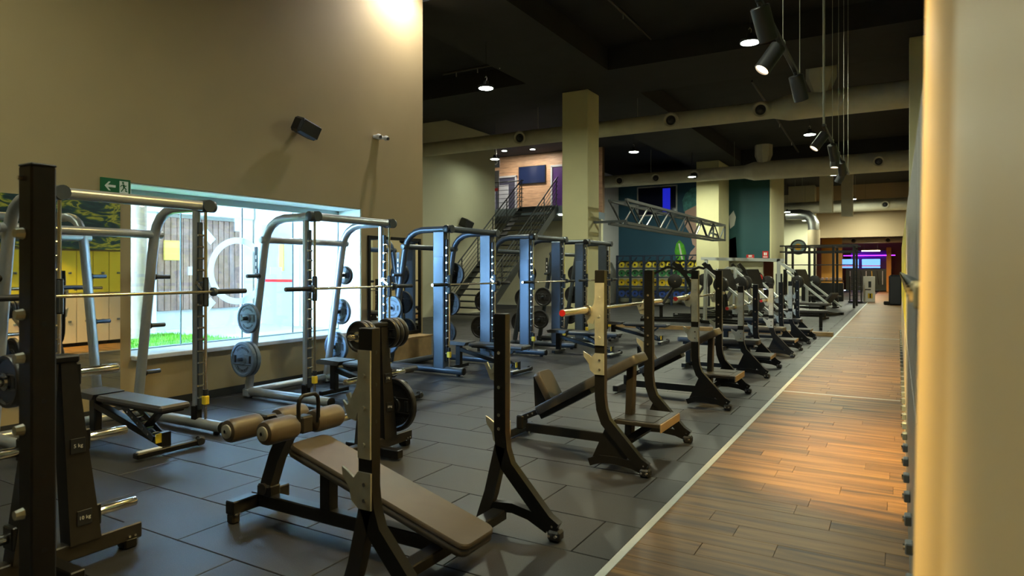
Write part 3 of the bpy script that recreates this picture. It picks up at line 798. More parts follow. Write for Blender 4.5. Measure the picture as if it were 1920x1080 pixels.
def make_decline():
    t = thing('decline_bench', 'black olympic decline bench with warm-lit black pad and four foam rollers in the foreground', 'weight bench', (-2.0, 2.745, 0))
    for s in (-1, 1): olympic_side(t, s, 1.245, True)
    rounded_pad(t, (-1.00, 0.505), (0.22, 0.170), 0.29, 0.03, VINYL_WARM, 'pad')  # top layer coloured as lit warm brown, the layer below stays black
    rounded_pad(t, (-1.012, 0.476), (0.212, 0.140), 0.294, 0.038, VINYL, 'pad_side')
    MB().beam((-0.93, 0, 0.435), (0.12, 0, 0.145), 0.10, 0.05, bev=0.005).build('pad_rail', BLACK, t)
    MB().beam((-1.45, 0, 0.10), (0.0, 0, 0.10), 0.075, 0.08, bev=0.006).build('main_beam', BLACK, t)
    MB().beam((-0.01, -0.56, 0.085), (-0.01, 0.56, 0.085), 0.09, 0.06, bev=0.006).build('cross_beam', BLACK, t)
    MB().beam((-0.82, 0, 0.13), (-0.82, 0, 0.43), 0.075, 0.075, up=(1, 0, 0), bev=0.005).build('strut', BLACK, t)
    cf = MB().beam((-1.42, -0.21, 0.095), (-1.42, 0.21, 0.095), 0.075, 0.08, bev=0.006).build('rear_foot', BLACK, t)
    for s in (-1, 1):
        MB().box((-1.42, s * 0.18, 0.03), (0.065, 0.055, 0.06), 0.01).build('foot_pad', BROWNBLK, cf)
        for k in (-1, 1): bolt((-1.383, s * 0.18 + k * 0.012, 0.06), (1, 0, 0), cf, 0.008)
    MB().box((-1.33, 0, 0.165), (0.12, 0.09, 0.075), 0.012).build('post_socket', BLACK, t)
    MB().cyl((-1.33, -0.05, 0.175), (-1.33, 0.05, 0.175), 0.035, n=16).build('pivot', BROWNBLK, t)
    MB().strip([(-1.33, 0.18), (-1.25, 0.38), (-1.15, 0.55), (-1.03, 0.605)], 0.085, 'y', -0.032, 0.032).build('roller_post', BLACK, t)
    MB().strip([(-1.14, 0.55), (-1.24, 0.60), (-1.34, 0.575)], 0.06, 'y', -0.028, 0.028).build('roller_arm', BLACK, t)
    for (x, z, nm) in ((-1.03, 0.60, 'front'), (-1.34, 0.575, 'rear')):
        MB().box((x, 0, z), (0.085, 0.085, 0.10), 0.01).build('roller_bracket', BROWNBLK, t)
        MB().cyl((x, -0.30, z), (x, 0.30, z), 0.014, n=12).build('roller_axle', CHROME, t)
        for s in (-1, 1):
            ro = MB().lathe([(0.045, 0), (0.062, 0.006), (0.069, 0.022), (0.070, 0.05), (0.070, 0.17), (0.069, 0.198), (0.062, 0.214), (0.045, 0.22)], (x, s * 0.065, z), (0, s, 0), 28).build('foam_roller', FOAM, t)
            MB().lathe([(0.040, 0), (0.040, 0.010), (0.030, 0.014), (0.012, 0.010)], (x, s * 0.283, z), (0, s, 0), 24).build('roller_cap', GALV, ro)
            MB().cyl((x, s * 0.29, z), (x, s * 0.300, z), 0.009, n=8).build('cap_screw', CHROME, ro)
    MB().tube([(-0.985, -0.075, 0.60), (-0.985, -0.075, 0.72), (-0.985, -0.070, 0.755), (-0.985, -0.045, 0.775), (-0.985, 0.045, 0.775), (-0.985, 0.070, 0.755), (-0.985, 0.075, 0.72), (-0.985, 0.075, 0.60)], 0.0125, 12).build('grab_handle', BLACK, t)
    return t
make_decline()

def incline_bench(label, y):
    t = thing('incline_bench', label, 'weight bench', (-1.94, y, 0), group='olympic incline benches beside the walkway')
    for s in (-1, 1): olympic_side(t, s, 1.50, False)
    rounded_pad(t, (-0.80, 0.27), (0.13, 0.80), 0.28, 0.075, VINYL, 'back_pad')
    MB().beam((-0.78, 0, 0.225), (-0.30, 0, 0.498), 0.16, 0.06, bev=0.006).build('pad_rail', BLACK, t)
    rounded_pad(t, (-0.66, 0.365), (-0.80, 0.61), 0.24, 0.06, VINYL_WARM, 'seat_pad')
    MB().prism([(-0.70, 0.36), (-0.82, 0.58), (-0.855, 0.56), (-0.84, 0.30)], 'y', -0.05, 0.05).build('seat_bracket', BLACK, t)
    MB().beam((-0.94, 0, 0.10), (-0.01, 0, 0.10), 0.075, 0.08, bev=0.006).build('main_beam', BLACK, t)
    MB().beam((-1.0, 0, 0.08), (-1.0, 0, 0.20), 0.10, 0.07, up=(1, 0, 0), bev=0.01).build('adjuster_post', BLACK, t)
    aj = MB().beam((-1.0, 0, 0.17), (-0.70, 0, 0.31), 0.05, 0.05, bev=0.004).build('adjuster_bar', BLACK, t)
    for k in range(5): MB().cyl((-0.97 + k * 0.045, -0.028, 0.187 + k * 0.021), (-0.97 + k * 0.045, -0.024, 0.187 + k * 0.021), 0.009, n=8).build('adjuster_hole', CHROME, aj)
    MB().beam((-1.06, -0.26, 0.055), (-1.06, 0.26, 0.055), 0.07, 0.07, bev=0.008).build('rear_foot', BLACK, t)
    bolt((-0.90, -0.038, 0.06), (0, -1, 0), t, 0.016)
    MB().beam((0.02, 0, 0.12), (0.04, 0, 0.72), 0.09, 0.06, up=(1, 0, 0), bev=0.006).build('back_strut', BROWNBLK, t)
    MB().beam((-0.01, -0.56, 0.09), (-0.01, 0.56, 0.09), 0.07, 0.06, bev=0.006).build('cross_beam', BLACK, t)
    pf = MB().box((0.17, 0, 0.30), (0.38, 0.50, 0.035), 0.006).build('spotter_platform', BROWNBLK, t)
    for k in (-1, 1): MB().box((0.15, k * 0.12, 0.319), (0.30, 0.21, 0.006), 0.002).build('grip_mat', RUBBERB, pf)
    MB().box((0.363, 0, 0.285), (0.012, 0.50, 0.065), 0.003).build('platform_edge', mat('tan_edge', (0.30, 0.21, 0.12), 0.5), pf)  # front edge strip in an even tan
    for k in (-1, 1): MB().beam((0.02, k * 0.16, 0.12), (0.26, k * 0.16, 0.285), 0.04, 0.05).build('platform_brace', BLACK, t)
    return t
incline_bench('black olympic incline bench with spotter platform, second station from the foreground', 5.21)
incline_bench('black olympic incline bench with raised pad, third station from the foreground', 7.90)
def flat_bench(label, y):
    t = thing('flat_bench', label, 'weight bench', (-1.94, y, 0), group='olympic flat benches farther down the walkway')
    for s in (-1, 1): olympic_side(t, s, 1.28, False)
    rounded_pad(t, (-1.05, 0.44), (0.16, 0.44), 0.28, 0.07, VINYL, 'pad')
    MB().beam((-0.98, 0, 0.38), (0.08, 0, 0.38), 0.09, 0.05).build('pad_rail', BLACK, t)
    MB().beam((-0.90, 0, 0.36), (-0.90, 0, 0.05), 0.08, 0.08, up=(1, 0, 0), bev=0.006).build('front_leg', BLACK, t)
    MB().beam((-0.02, 0, 0.36), (-0.02, 0, 0.05), 0.08, 0.08, up=(1, 0, 0), bev=0.006).build('rear_leg', BLACK, t)
    MB().beam((-0.92, -0.22, 0.045), (-0.92, 0.22, 0.045), 0.07, 0.06, bev=0.006).build('rear_foot', BLACK, t)
    MB().beam((-0.92, 0, 0.06), (0, 0, 0.06), 0.07, 0.06).build('main_beam', BLACK, t)
    MB().beam((-0.01, -0.56, 0.09), (-0.01, 0.56, 0.09), 0.07, 0.06, bev=0.006).build('cross_beam', BLACK, t)
    MB().box((0.17, 0, 0.25), (0.34, 0.46, 0.03), 0.006).build('spotter_platform', BROWNBLK, t)
    MB().box((0.345, 0, 0.24), (0.012, 0.46, 0.05), 0.003).build('platform_edge', mat('tan_edge', (0.30, 0.21, 0.12), 0.5), t)  # same even tan strip along the front
    return t
flat_bench('black olympic flat bench, fourth station from the foreground', 10.35)
flat_bench('black olympic flat bench, fifth station from the foreground', 12.95)
flat_bench('black olympic flat bench at the far end next to the wooden ledge', 15.35)

# ---------------- barbells
def make_barbell(label, loc):
    t = thing('barbell', label, 'barbell', loc, group='olympic barbells racked on the benches')
    MB().cyl((0, -0.66, 0), (0, 0.66, 0), 0.0145, n=14).build('shaft', BARST, t)
    for s in (-1, 1):
        MB().cyl((0, s * 0.655, 0), (0, s * 0.685, 0), 0.038, n=18, bev=0.005).build('collar', BARST, t)
        sl = MB().cyl((0, s * 0.685, 0), (0, s * 1.10, 0), 0.025, n=18).build('sleeve', BARST, t)
        MB().cyl((0, s * 1.10, 0), (0, s * 1.104, 0), 0.0225, n=16).build('end_cap', REDP, sl)
    return t
BB = make_barbell('steel barbell with red end cap on the nearer incline bench', (-2.025, 5.26, 1.205))
dup(BB, 'steel barbell with red end cap on the farther incline bench', (-2.025, 7.98, 1.205))
dup(BB, 'steel barbell on the first of the flat benches', (-2.025, 10.4, 0.985))
dup(BB, 'steel barbell on the second of the flat benches', (-2.025, 13.0, 0.985))

# ---------------- tall rack post station at the left edge
t = thing('squat_rack', 'tall dark squat rack with pale bolts at the left edge of the foreground', 'rack', (-2.42, 0.52, 0))
for y in (-0.56, 0.56):
    u = MB().box((0, y, 0.92), (0.085, 0.075, 1.84), 0.006).build('upright', BROWNBLK, t)
    MB().box((0, y, 1.842), (0.086, 0.076, 0.008), 0.003).build('top_cap', RUBBERB, u)
    for z in (1.62, 1.36, 1.22, 0.99, 0.72): 
        MB().cyl((-0.01, y - 0.037, z), (-0.01, y - 0.062, z), 0.019, 0.015, 8).build('bolt', GALV, u)
    for z in (0.60, 0.84, 1.08, 1.33): MB().cyl((0.0415, y, z), (0.0435, y, z), 0.008, n=8).build('hole', LETTER, u)
    bolt((-0.02, y - 0.037, 1.80), (0, -1, 0), u, 0.008)
    MB().beam((-0.75, y, 0.045), (0.40, y, 0.045), 0.08, 0.08, bev=0.006).build('base_beam', BLACK, t)
MB().beam((-0.74, -0.56, 0.05), (-0.74, 0.56, 0.05), 0.08, 0.08).build('cross_beam', BLACK, t)
MB().beam((-0.02, -0.52, 0.35), (-0.02, 0.52, 0.35), 0.08, 0.06).build('rear_brace', BLACK, t)
MB().box((-0.45, 0.25, 0.42), (0.85, 0.30, 0.07), 0.02).build('seat_pad', VINYL_WARM, t)
MB().beam((-0.45, 0.25, 0.38), (-0.45, 0.25, 0.05), 0.1, 0.1, up=(1, 0, 0)).build('seat_post', BLACK, t)

# ---------------- plate trees (origin at base centre, pegs along y)
def make_tree(label, loc, zlow):
    t = thing('plate_tree', label, 'plate rack', loc, group='plate trees behind the benches')
    MB().beam((0, -0.48, 0.085), (0, 0.42, 0.085), 0.075, 0.085, bev=0.006).build('base_beam', BROWNBLK, t)
    for s in (-0.42, 0.36):
        f = MB().box((0.0, s, 0.028), (0.08, 0.07, 0.056), 0.008).build('foot', BLACK, t)
        for k in (-1, 1): bolt((0.04, s + k * 0.015, 0.07), (1, 0, 0), f, 0.008)
    MB().beam((-0.28, -0.03, 0.05), (0.28, -0.03, 0.05), 0.07, 0.07, bev=0.006).build('cross_foot', BLACK, t)
    for s in (-1, 1):
        MB().prism([(s * 0.20, 0.12), (s * 0.05, 0.12), (s * 0.005, 1.04), (s * 0.075, 1.06)], 'x', -0.05, 0.05).build('side_leg', BROWNBLK, t)
    MB().box((0, 0, 1.06), (0.11, 0.19, 0.04), 0.01).build('top_block', BLACK, t)
    for s in (-1, 1):
        for z in (zlow, 0.64, 0.98):
            yy = 0.20 - (z - 0.12) / 0.94 * 0.125
            MB().box((0, s * (yy + 0.004), z), (0.09, 0.03, 0.11), 0.006).build('peg_flange', BLACK, t)
            MB().cyl((0, s * yy, z), (0, s * (yy + 0.22), z), 0.0245, n=16, bev=0.004).build('peg', CHROME, t)
    for z, lab in ((zlow + 0.01, '10 kg'), (0.62, '5 kg')):
        yy = 0.125 - (z - 0.12) / 0.94 * 0.08
        pl_ = MB().box((0.053, yy, z), (0.004, 0.07, 0.075), 0.001).build('weight_label', LETTER, t)
        vs, fs = text_polys(lab, 0.026, 0.001)
        MB().add([(0.0565 + v.z, yy + v.x, z + v.y) for v in vs], fs).build('label_text', WHITE, pl_)
    return t
T0 = make_tree('dark plate tree with bare chrome pegs in the lower left foreground', (-3.62, 1.69, 0), 0.24)
T1 = make_tree('dark plate tree loaded with plates behind the decline bench', (-3.68, 4.10, 0), 0.37)
def tpeg(T, s, z, k): 
    yy = 0.20 - (z - 0.12) / 0.94 * 0.125
    return (T.location.x, T.location.y + s * (yy + k), z)
TH = 0.05
put_plate(PLB12, 'small black plate innermost on the top near peg of the loaded plate tree', tpeg(T1, -1, 0.98, 0.05))
put_plate(PLB12, 'small black plate outermost on the top near peg of the loaded plate tree', tpeg(T1, -1, 0.98, 0.106))
put_plate(PLB12, 'small black plate innermost on the top far peg of the loaded plate tree', tpeg(T1, 1, 0.98, 0.05))
put_plate(PLB12, 'small black plate second on the top far peg of the loaded plate tree', tpeg(T1, 1, 0.98, 0.106))
put_plate(PLB12, 'small black plate third on the top far peg of the loaded plate tree', tpeg(T1, 1, 0.98, 0.162))
put_plate(PLB22, 'large black plate on the lowest far peg of the loaded plate tree', tpeg(T1, 1, 0.37, 0.06))
put_plate(PLB12, 'small black plate inner of two on the top near peg of the foreground plate tree', tpeg(T0, -1, 0.98, 0.05))
put_plate(PLB12, 'small black plate outer of two on the top near peg of the foreground plate tree', tpeg(T0, -1, 0.98, 0.106))
# ================================================================== LOCKERS, LAMPS, DUCTS, SIGNS
LW = 0.31; LX = 0.045
def make_locker(mlow, mup):
    t = thing('locker', 'two-tier locker with yellow upper and cream lower door in the row beside the walkway', 'locker', group='lockers in the row beside the walkway')
    MB().box((0.25, 0, 0.985), (0.46, LW - 0.002, 1.83), 0.002).build('body', LOCKG, t)
    MB().box((0.25, 0, 0.035), (0.42, LW - 0.01, 0.07)).build('plinth', BLACK, t)
    for (z0, z1, m) in ((0.075, 1.05, mlow), (1.065, 1.90, mup)):
        d = MB().box((0.009, 0, (z0 + z1) / 2), (0.018, LW - 0.010, z1 - z0), 0.003).build('door', m, t)
        zc = 0.50 if z0 < 0.5 else 1.46
        MB().box((-0.012, 0.03, zc), (0.026, 0.055, 0.040), 0.004).build('lock', mat('lock_grey', (0.20, 0.23, 0.25), 0.4, metal=0.3), d)
        MB().cyl((-0.025, 0.03, zc), (-0.031, 0.03, zc), 0.012, n=10).build('key_cylinder', CHROME, d)
    return t
LOCKN = mat('locker_pale_grey', (0.24, 0.235, 0.21), 0.45)
lkg = make_locker(LOCKN, LOCKN); lkg['label'] = 'two-tier grey locker at the near end of the row beside the walkway'; lkg['group'] = 'grey lockers at the near end of the row'
lky = make_locker(LOCKC, LOCKY)
y = 1.20; fresh = {lkg.name, lky.name}
while y < 12.9:
    src = lkg if y < 5.3 else lky
    if src.name in fresh: fresh.discard(src.name); c = src
    else: c = copy_tree(src)
    c.location = (LX, y, 0)
    y += LW + 0.002

# ---- high-bay pendants
def make_pendant():
    t = thing('pendant_lamp', 'lamp', 'pendant lamp', group='round high-bay pendant lamps')
    MB().lathe([(0.05, 0.11), (0.06, 0.03), (0.15, 0.015), (0.165, -0.01), (0.16, -0.035), (0.14, -0.035)], (0, 0, 0), (0, 0, 1), 24).build('housing', LAMPB, t)
    MB().lathe([(0.0, -0.04), (0.14, -0.04), (0.145, -0.032), (0.0, -0.030)], (0, 0, 0), (0, 0, 1), 24, caps=False).build('diffuser', LAMPE, t)
    MB().tube([(0, 0, 0.10), (0.02, 0, 0.14), (0.02, 0, 0.18), (0, 0, 0.21), (-0.02, 0, 0.18)], 0.006, 6).build('hook', GALV, t)
    return t
PP = [(-2.06, 11.1, 5.2, 'nearest pendant lamp beside the hanging spot track'), (-7.15, 11.2, 5.2, 'pendant lamp left of the square column near the beige wall'),
      (-2.06, 19.4, 5.2, 'pendant lamp between the two large ducts on the walkway side'), (-7.05, 19.5, 5.2, 'pendant lamp just right of the square column'),
      (-2.15, 28.0, 5.2, 'pendant lamp in front of the second duct beyond the track'), (-6.95, 25.8, 5.2, 'pendant lamp in front of the second duct over the truss'),
      (-2.0, 38.0, 5.2, 'pendant lamp over the far end of the walkway'), (-1.6, 42.0, 5.0, 'pendant lamp next to the bulkhead far down the walkway'),
      (-5.0, 37.0, 4.6, 'pendant lamp over the far training area'), (-4.6, 41.0, 4.4, 'pendant lamp beside the steel duct bend'),
      (-2.06, 3.0, 5.2, 'pendant lamp above the foreground bench, out of view'), (-5.2, 1.0, 5.2, 'pendant lamp above the near smith machine, out of view'),
      (-11.9, 19.2, 5.35, 'pendant lamp hanging beside the stair in front of the green wall')]
pp = make_pendant(); first = True
for (x, y, z, lb) in PP:
    if first: o = pp; o.location = (x, y, z); o['label'] = lb; first = False
    else: o = dup(pp, lb, (x, y, z))
    MB().cyl((0, 0, 0.2), (0, 0, (6.1 if x < -5.75 and 9 < y < 44 and x > -7.9 else 5.78 if False else ZC) - z), 0.005, n=6).build('cable', LAMPB, o)
    k = 0.15 if x < -11 else 1.9 if y > 18 else 1.25 if y > 8 else 0.6
    lamp('AREA', (x, y, z - 0.06), P_HIGHBAY * k, C_HIGHBAY, 0.28, name='pendant_light', parent=o)
# wall washer close to the left wall corner (above the frame)
t = thing('wall_washer', 'ceiling downlight close to the beige wall corner, above the view', 'downlight', (-6.50, 8.35, 6.27))
MB().cyl((0, 0, 0), (0, 0, 0.1), 0.12, n=20).build('housing', LAMPB, t)
MB().cyl((0, 0, -0.004), (0, 0, 0), 0.10, n=20).build('diffuser', LAMPE, t)
lamp('SPOT', (-6.50, 8.35, 6.24), 210, (1.0, 0.95, 0.90), 0.06, target=(-7.2, 8.3, 4.4), angle=math.radians(165), blend=0.8, name='washer_light', parent=t)

# ---- warm spot track above the walkway
TX, TZ = -0.72, 3.12
for (y0, y1, lb) in ((1.2, 6.2, 'black suspended spot track with three lamps nearest the camera'), (8.1, 12.4, 'black suspended spot track farther down the walkway')):
    t = thing('spot_track', lb, 'track', (TX, (y0 + y1) / 2, TZ), group='suspended spot tracks')
    MB().box((0, 0, 0), (0.035, y1 - y0, 0.03), 0.003).build('rail', LAMPB, t)
    n = int((y1 - y0) / 1.0) + 1
    for k in range(n):
        yy = -(y1 - y0) / 2 + 0.15 + k * (y1 - y0 - 0.3) / (n - 1)
        w_ = MB().cyl((0, yy, 0.02), (0, yy, ZC - TZ), 0.0035, n=6).build('suspension_wire', CABLE, t)
        MB().box((0, yy, 0.03), (0.03, 0.05, 0.02), 0.003).build('wire_clip', CABLE, w_)
pipe = MB().cyl((0, 0, 0), (0, 0, ZC - TZ - 0.02), 0.012, n=10).build('conduit', CABLE, None, (TX, 8.12, TZ + 0.02))
tag(pipe, 'pale vertical conduit dropping from the ceiling to the far spot track', 'conduit')
def make_spot():
    t = thing('spotlight', 'spot', 'spotlight', group='black cylinder spotlights on the tracks')
    # local: lens towards -z
    MB().lathe([(0.050, 0.10), (0.056, 0.095), (0.056, -0.105), (0.052, -0.11), (0.048, -0.11), (0.048, -0.095)], (0, 0, 0), (0, 0, 1), 20).build('body', SPOTB, t)
    MB().lathe([(0, -0.097), (0.048, -0.097), (0.048, -0.094), (0, -0.094)], (0, 0, 0), (0, 0, 1), 20, caps=False).build('lens', WARME, t)
    MB().cyl((0.0, 0, 0.09), (0.0, 0, 0.125), 0.012, n=10).build('knuckle', SPOTB, t)
    return t
SP = [(4.14, (-0.1, 5.6, 0), 'first spotlight on the near track, tilted down the walkway', 2.4), (4.98, (-2.5, 3.6, 0), 'second spotlight on the near track, aimed left at the benches', 0.9),
      (5.75, (-0.15, 7.0, 0), 'third spotlight on the near track, aimed down the walkway', 1.3), (8.42, (-2.3, 7.6, 0.7), 'first spotlight on the far track, aimed left', 1.3), (3.35, (-2.0, 4.9, 0.9), 'added spotlight on the near track brightening the nearer incline bench, out of view', 1.2), (11.6, (-2.0, 12.2, 0.8), 'added spotlight near the end of the far track brightening the flat benches', 1.3),  # the incline and flat bench spots are added to warm the uprights
      (9.15, (-0.3, 11.0, 0), 'second spotlight on the far track, aimed right', 1.0), (9.75, (-0.9, 9.4, 0), 'third spotlight on the far track, aimed straight down', 0.7),
      (10.7, (-0.5, 13.0, 0), 'last spotlight on the far track', 0.9), (2.6, (-2.6, 2.2, 0), 'spotlight on the near track above the decline bench, out of view', 0.7), (1.45, (0.02, 1.05, 1.3), 'spotlight on the near track lighting the cream pillar, out of view', 0.8)]
sp = make_spot(); first = True
for (y, tg, lb, k) in SP:
    p = Vector((TX, y, TZ - 0.02)); d = (Vector(tg) - p).normalized()
    c = p + d * 0.125
    if first: o = sp; o['label'] = lb; first = False
    else: o = dup(sp, lb, c)
    o.location = c; o.rotation_euler = d.to_track_quat('-Z', 'Y').to_euler()
    L = lamp('SPOT', c + d * 0.116, P_TRACK * k, C_WARM, 0.03, target=c + d, angle=math.radians(46), blend=0.9, name='spot_beam')
    L.parent = o; L.matrix_parent_inverse = o.matrix_basis.inverted()

# ---- ducts
def duct(label, y, z, segs, nozzles, x_end, branch=None):
    t = thing('air_duct', label, 'duct', (0, y, z), group='round air ducts under the ceiling')
    for (x0, x1, r) in segs:
        MB().cyl((x0, 0, 0), (x1, 0, 0), r, n=28).build('duct_section', DUCT, t)
    for (a, b) in zip(segs[:-1], segs[1:]):
        MB().lathe([(a[2], 0), (b[2], 0.35)], (a[1], 0, 0), (1, 0, 0), 28, caps=False).build('reducer', DUCT, t)
    for (x, r) in nozzles:
        nz = MB().lathe([(0.19, 0), (0.20, 0.05), (0.17, 0.07), (0.13, 0.05), (0.11, 0.0)], (x, -r + 0.01, -0.02), (0, -1, -0.15), 20, caps=False).build('nozzle', DUCT, t)
        MB().lathe([(0.0, 0.03), (0.125, 0.03), (0.12, 0.02), (0.0, 0.02)], (x, -r + 0.01, -0.02), (0, -1, -0.15), 20, caps=False).build('nozzle_core', LETTER, nz)
        MB().ball((x, -r - 0.03, -0.03), 0.07, 12).build('nozzle_ball', SPOTB, nz)
    if branch is not None: MB().lathe([(0.16, 0.0), (0.33, 0.40), (0.33, 0.80)], (branch, -0.02, 0.18), (0, 0, 1), 8).build('branch', DUCT, t)
    for x in x_end:
        MB().cyl((x, 0, 0.15), (x, 0, ZC - z), 0.006, n=6).build('hanger', CABLE, t)
    return t
duct('long pale round duct with nozzles passing behind the square column', 16.9, 5.38, [(-13.15, -2.60, 0.215), (-2.25, 0.55, 0.30)], [(-9.48, 0.215), (-5.03, 0.215), (-2.85, 0.215)], (-9.0, -8.0, -6.0), -1.55)
duct('second pale round duct in front of the dark mural wall', 27.0, 5.38, [(-11.4, -5.2, 0.26), (-4.85, 0.55, 0.36)], [(-10.3, 0.26), (-8.7, 0.26), (-7.1, 0.26), (-0.6, 0.36)], (-9.0, -5.6), -4.5)
duct('third pale round duct crossing near the far bulkhead', 40.0, 5.0, [(-6.0, 0.5, 0.33)], [(-0.6, 0.33)], (-5.0, -2.0))
duct('fourth pale round duct under the far opening', 50.0, 3.55, [(-4.0, 0.5, 0.20)], [(-2.6, 0.20), (-0.6, 0.20)], (-3.0, -1.0))
for (x, y, z0, z1, wd, lb) in ((-2.9, 34.0, 4.2, ZC, 0.55, 'pale vertical duct box under the ceiling behind the second duct'), (-2.15, 36.0, 4.15, ZC, 0.5, 'smaller beige duct box beside the vertical duct box')):
    tag(MB().box((0, 0, (z1 - z0) / 2), (wd, 0.5, z1 - z0), 0.01).build('duct_box', DUCT, None, (x, y, z0)), lb, 'duct')
m = MB().tube([(-5.2, 0, 1.75), (-4.5, 0, 1.75), (-4.15, 0, 1.68), (-3.95, 0, 1.5), (-3.86, 0, 1.25), (-3.84, 0, 0.9)], 0.27, 20)
t = thing('steel_duct_bend', 'shiny steel duct bending down beside the far pale wall', 'duct', (0, 38.0, 2.75))
m.build('bend', GALVD, t)
MB().cyl((-4.4, 0, 2.0), (-4.4, 0, ZC - 2.75), 0.008, n=6).build('hanger', CABLE, t)
MB().cyl((-3.84, 0, 0.9), (-3.84, 0, 0.0), 0.30, n=20).build('drop', mat('duct_wrap', (0.30, 0.24, 0.15), 0.6), t)

# sprinkler pipes and ceiling access frame on the black ceiling
PIPE = mat('black_pipe', (0.035, 0.03, 0.03), 0.5)
for (p0, p1, lb) in (((-4.6, 5.5, 6.5), (-4.6, 13.8, 6.5), 'black sprinkler pipe along the near dark ceiling'), ((-9.2, 10.2, 6.3), (-7.9, 10.2, 6.3), 'short black pipe next to the beige wall corner'), ((-9.4, 12.8, 6.2), (-7.4, 12.8, 6.2), 'black pipe in front of the dropped soffit'), ((-3.2, 17.5, 6.3), (-3.2, 26.5, 5.9), 'black pipe sloping between the two big ducts')):
    t = thing('ceiling_pipe', lb, 'pipe', p0); q = Vector(p1) - Vector(p0)
    MB().cyl((0, 0, 0), q, 0.03, n=10).build('pipe', PIPE, t)
    for k in (0.2, 0.5, 0.8):
        c = q * k; MB().cyl(c, c + Vector((0, 0, -0.12)), 0.012, n=8).build('sprinkler', GALV, t)
t = thing('ceiling_hatch', 'dark square frame of an access opening in the ceiling', 'hatch', (-3.3, 10.6, 6.5))
for s in (-1, 1):
    MB().box((s * 0.5, 0, 0), (0.06, 1.06, 0.16)).build('frame_rail', PIPE, t); MB().box((0, s * 0.5, 0), (0.94, 0.06, 0.16)).build('frame_rail', PIPE, t)

# ---- wall devices
t = thing('wall_speaker', 'black rounded loudspeaker high on the beige wall above the window', 'speaker', (XW, 6.26, 3.41))
R = Matrix.Rotation(math.radians(-14), 3, 'X') @ Matrix.Rotation(math.radians(18), 3, 'Y')
MB().box((0.17, 0, 0), (0.20, 0.34, 0.21), 0.03, R).build('cabinet', mat('speaker_black', (0.010, 0.010, 0.014), 0.45), t)
MB().box((0.275, 0.0, -0.03), (0.012, 0.30, 0.17), 0.01, R).build('grille', LETTER, t)
MB().beam((0, 0, 0), (0.1, 0, 0), 0.05, 0.05).build('bracket', BLACK, t)
t = thing('wall_speaker', 'small dark loudspeaker on the pale green wall beside the stair', 'speaker', (-13.2, 19.1, 3.14))
MB().box((0.2, 0, 0), (0.32, 0.45, 0.30), 0.03, R).build('cabinet', LAMPB, t); MB().beam((0, 0, 0.05), (0.12, 0, 0.05), 0.05, 0.05).build('bracket', BLACK, t)
t = thing('emergency_light', 'white twin-head emergency light on the beige wall', 'emergency light', (XW, 7.83, 3.58))
MB().box((0.05, 0, 0), (0.10, 0.16, 0.05), 0.012).build('housing', WHITE, t)
for s in (-1, 1):
    MB().ball((0.13, s * 0.085, -0.01), 0.045, 14, (1, 1, 0.9)).build('head', WHITE, t); MB().cyl((0.16, s * 0.085, -0.02), (0.178, s * 0.085, -0.024), 0.025, n=12).build('lens', LETTER, t)
t = thing('exit_sign', 'green emergency exit sign with white arrow and running figure above the mirror', 'sign', (XW, 3.85, 2.375))
MB().box((0.012, 0, 0), (0.024, 0.30, 0.165), 0.002).build('panel', SIGNG, t)
xs = (0.0245, 0.0265)
MB().prism([(-0.115, 0), (-0.075, 0.045), (-0.055, 0.045), (-0.083, 0.012), (-0.005, 0.012), (-0.005, -0.012), (-0.083, -0.012), (-0.055, -0.045), (-0.075, -0.045)], 'x', *xs).build('arrow', SIGNW, t)
MB().prism([(0.035, -0.062), (0.125, -0.062), (0.125, 0.062), (0.035, 0.062)], 'x', *xs).build('doorway', SIGNW, t)
fig = MB(); xf = (0.0266, 0.028)
fig.lathe([(0.0, 0), (0.011, 0), (0.011, 0.0014), (0, 0.0014)], (0.0266, 0.070, 0.045), (1, 0, 0), 12, caps=False)
for pth, wd in (([(0.072, 0.03), (0.082, -0.005)], 0.020), ([(0.072, 0.026), (0.052, 0.016), (0.045, 0.0)], 0.008), ([(0.074, 0.026), (0.094, 0.012), (0.106, 0.018)], 0.008), ([(0.080, -0.004), (0.066, -0.026), (0.050, -0.048)], 0.010), ([(0.083, -0.004), (0.100, -0.018), (0.098, -0.040), (0.114, -0.045)], 0.010)):
    fig.strip(pth, wd, 'x', *xf)
fig.build('running_figure', SIGNG, t)
for (x, z, wd, h, lb) in ((-5.55, 2.12, 0.32, 0.17, 'wide red fire equipment sign on the dark wall'), (-4.93, 2.2, 0.24, 0.30, 'square red fire extinguisher sign at the end of the dark wall')):
    t = thing('fire_sign', lb, 'sign', (x, 29.985, z))
    MB().box((0, 0, 0), (wd, 0.02, h), 0.004).build('panel', REDP, t)
    MB().box((-0.03, -0.012, 0.03), (wd * 0.25, 0.006, h * 0.4)).build('pictogram', WHITE, t); MB().box((0.04, -0.012, 0.03), (wd * 0.2, 0.006, h * 0.4)).build('pictogram', WHITE, t)
    MB().box((0, -0.012, -h * 0.33), (wd * 0.7, 0.006, h * 0.14)).build('caption', WHITE, t)

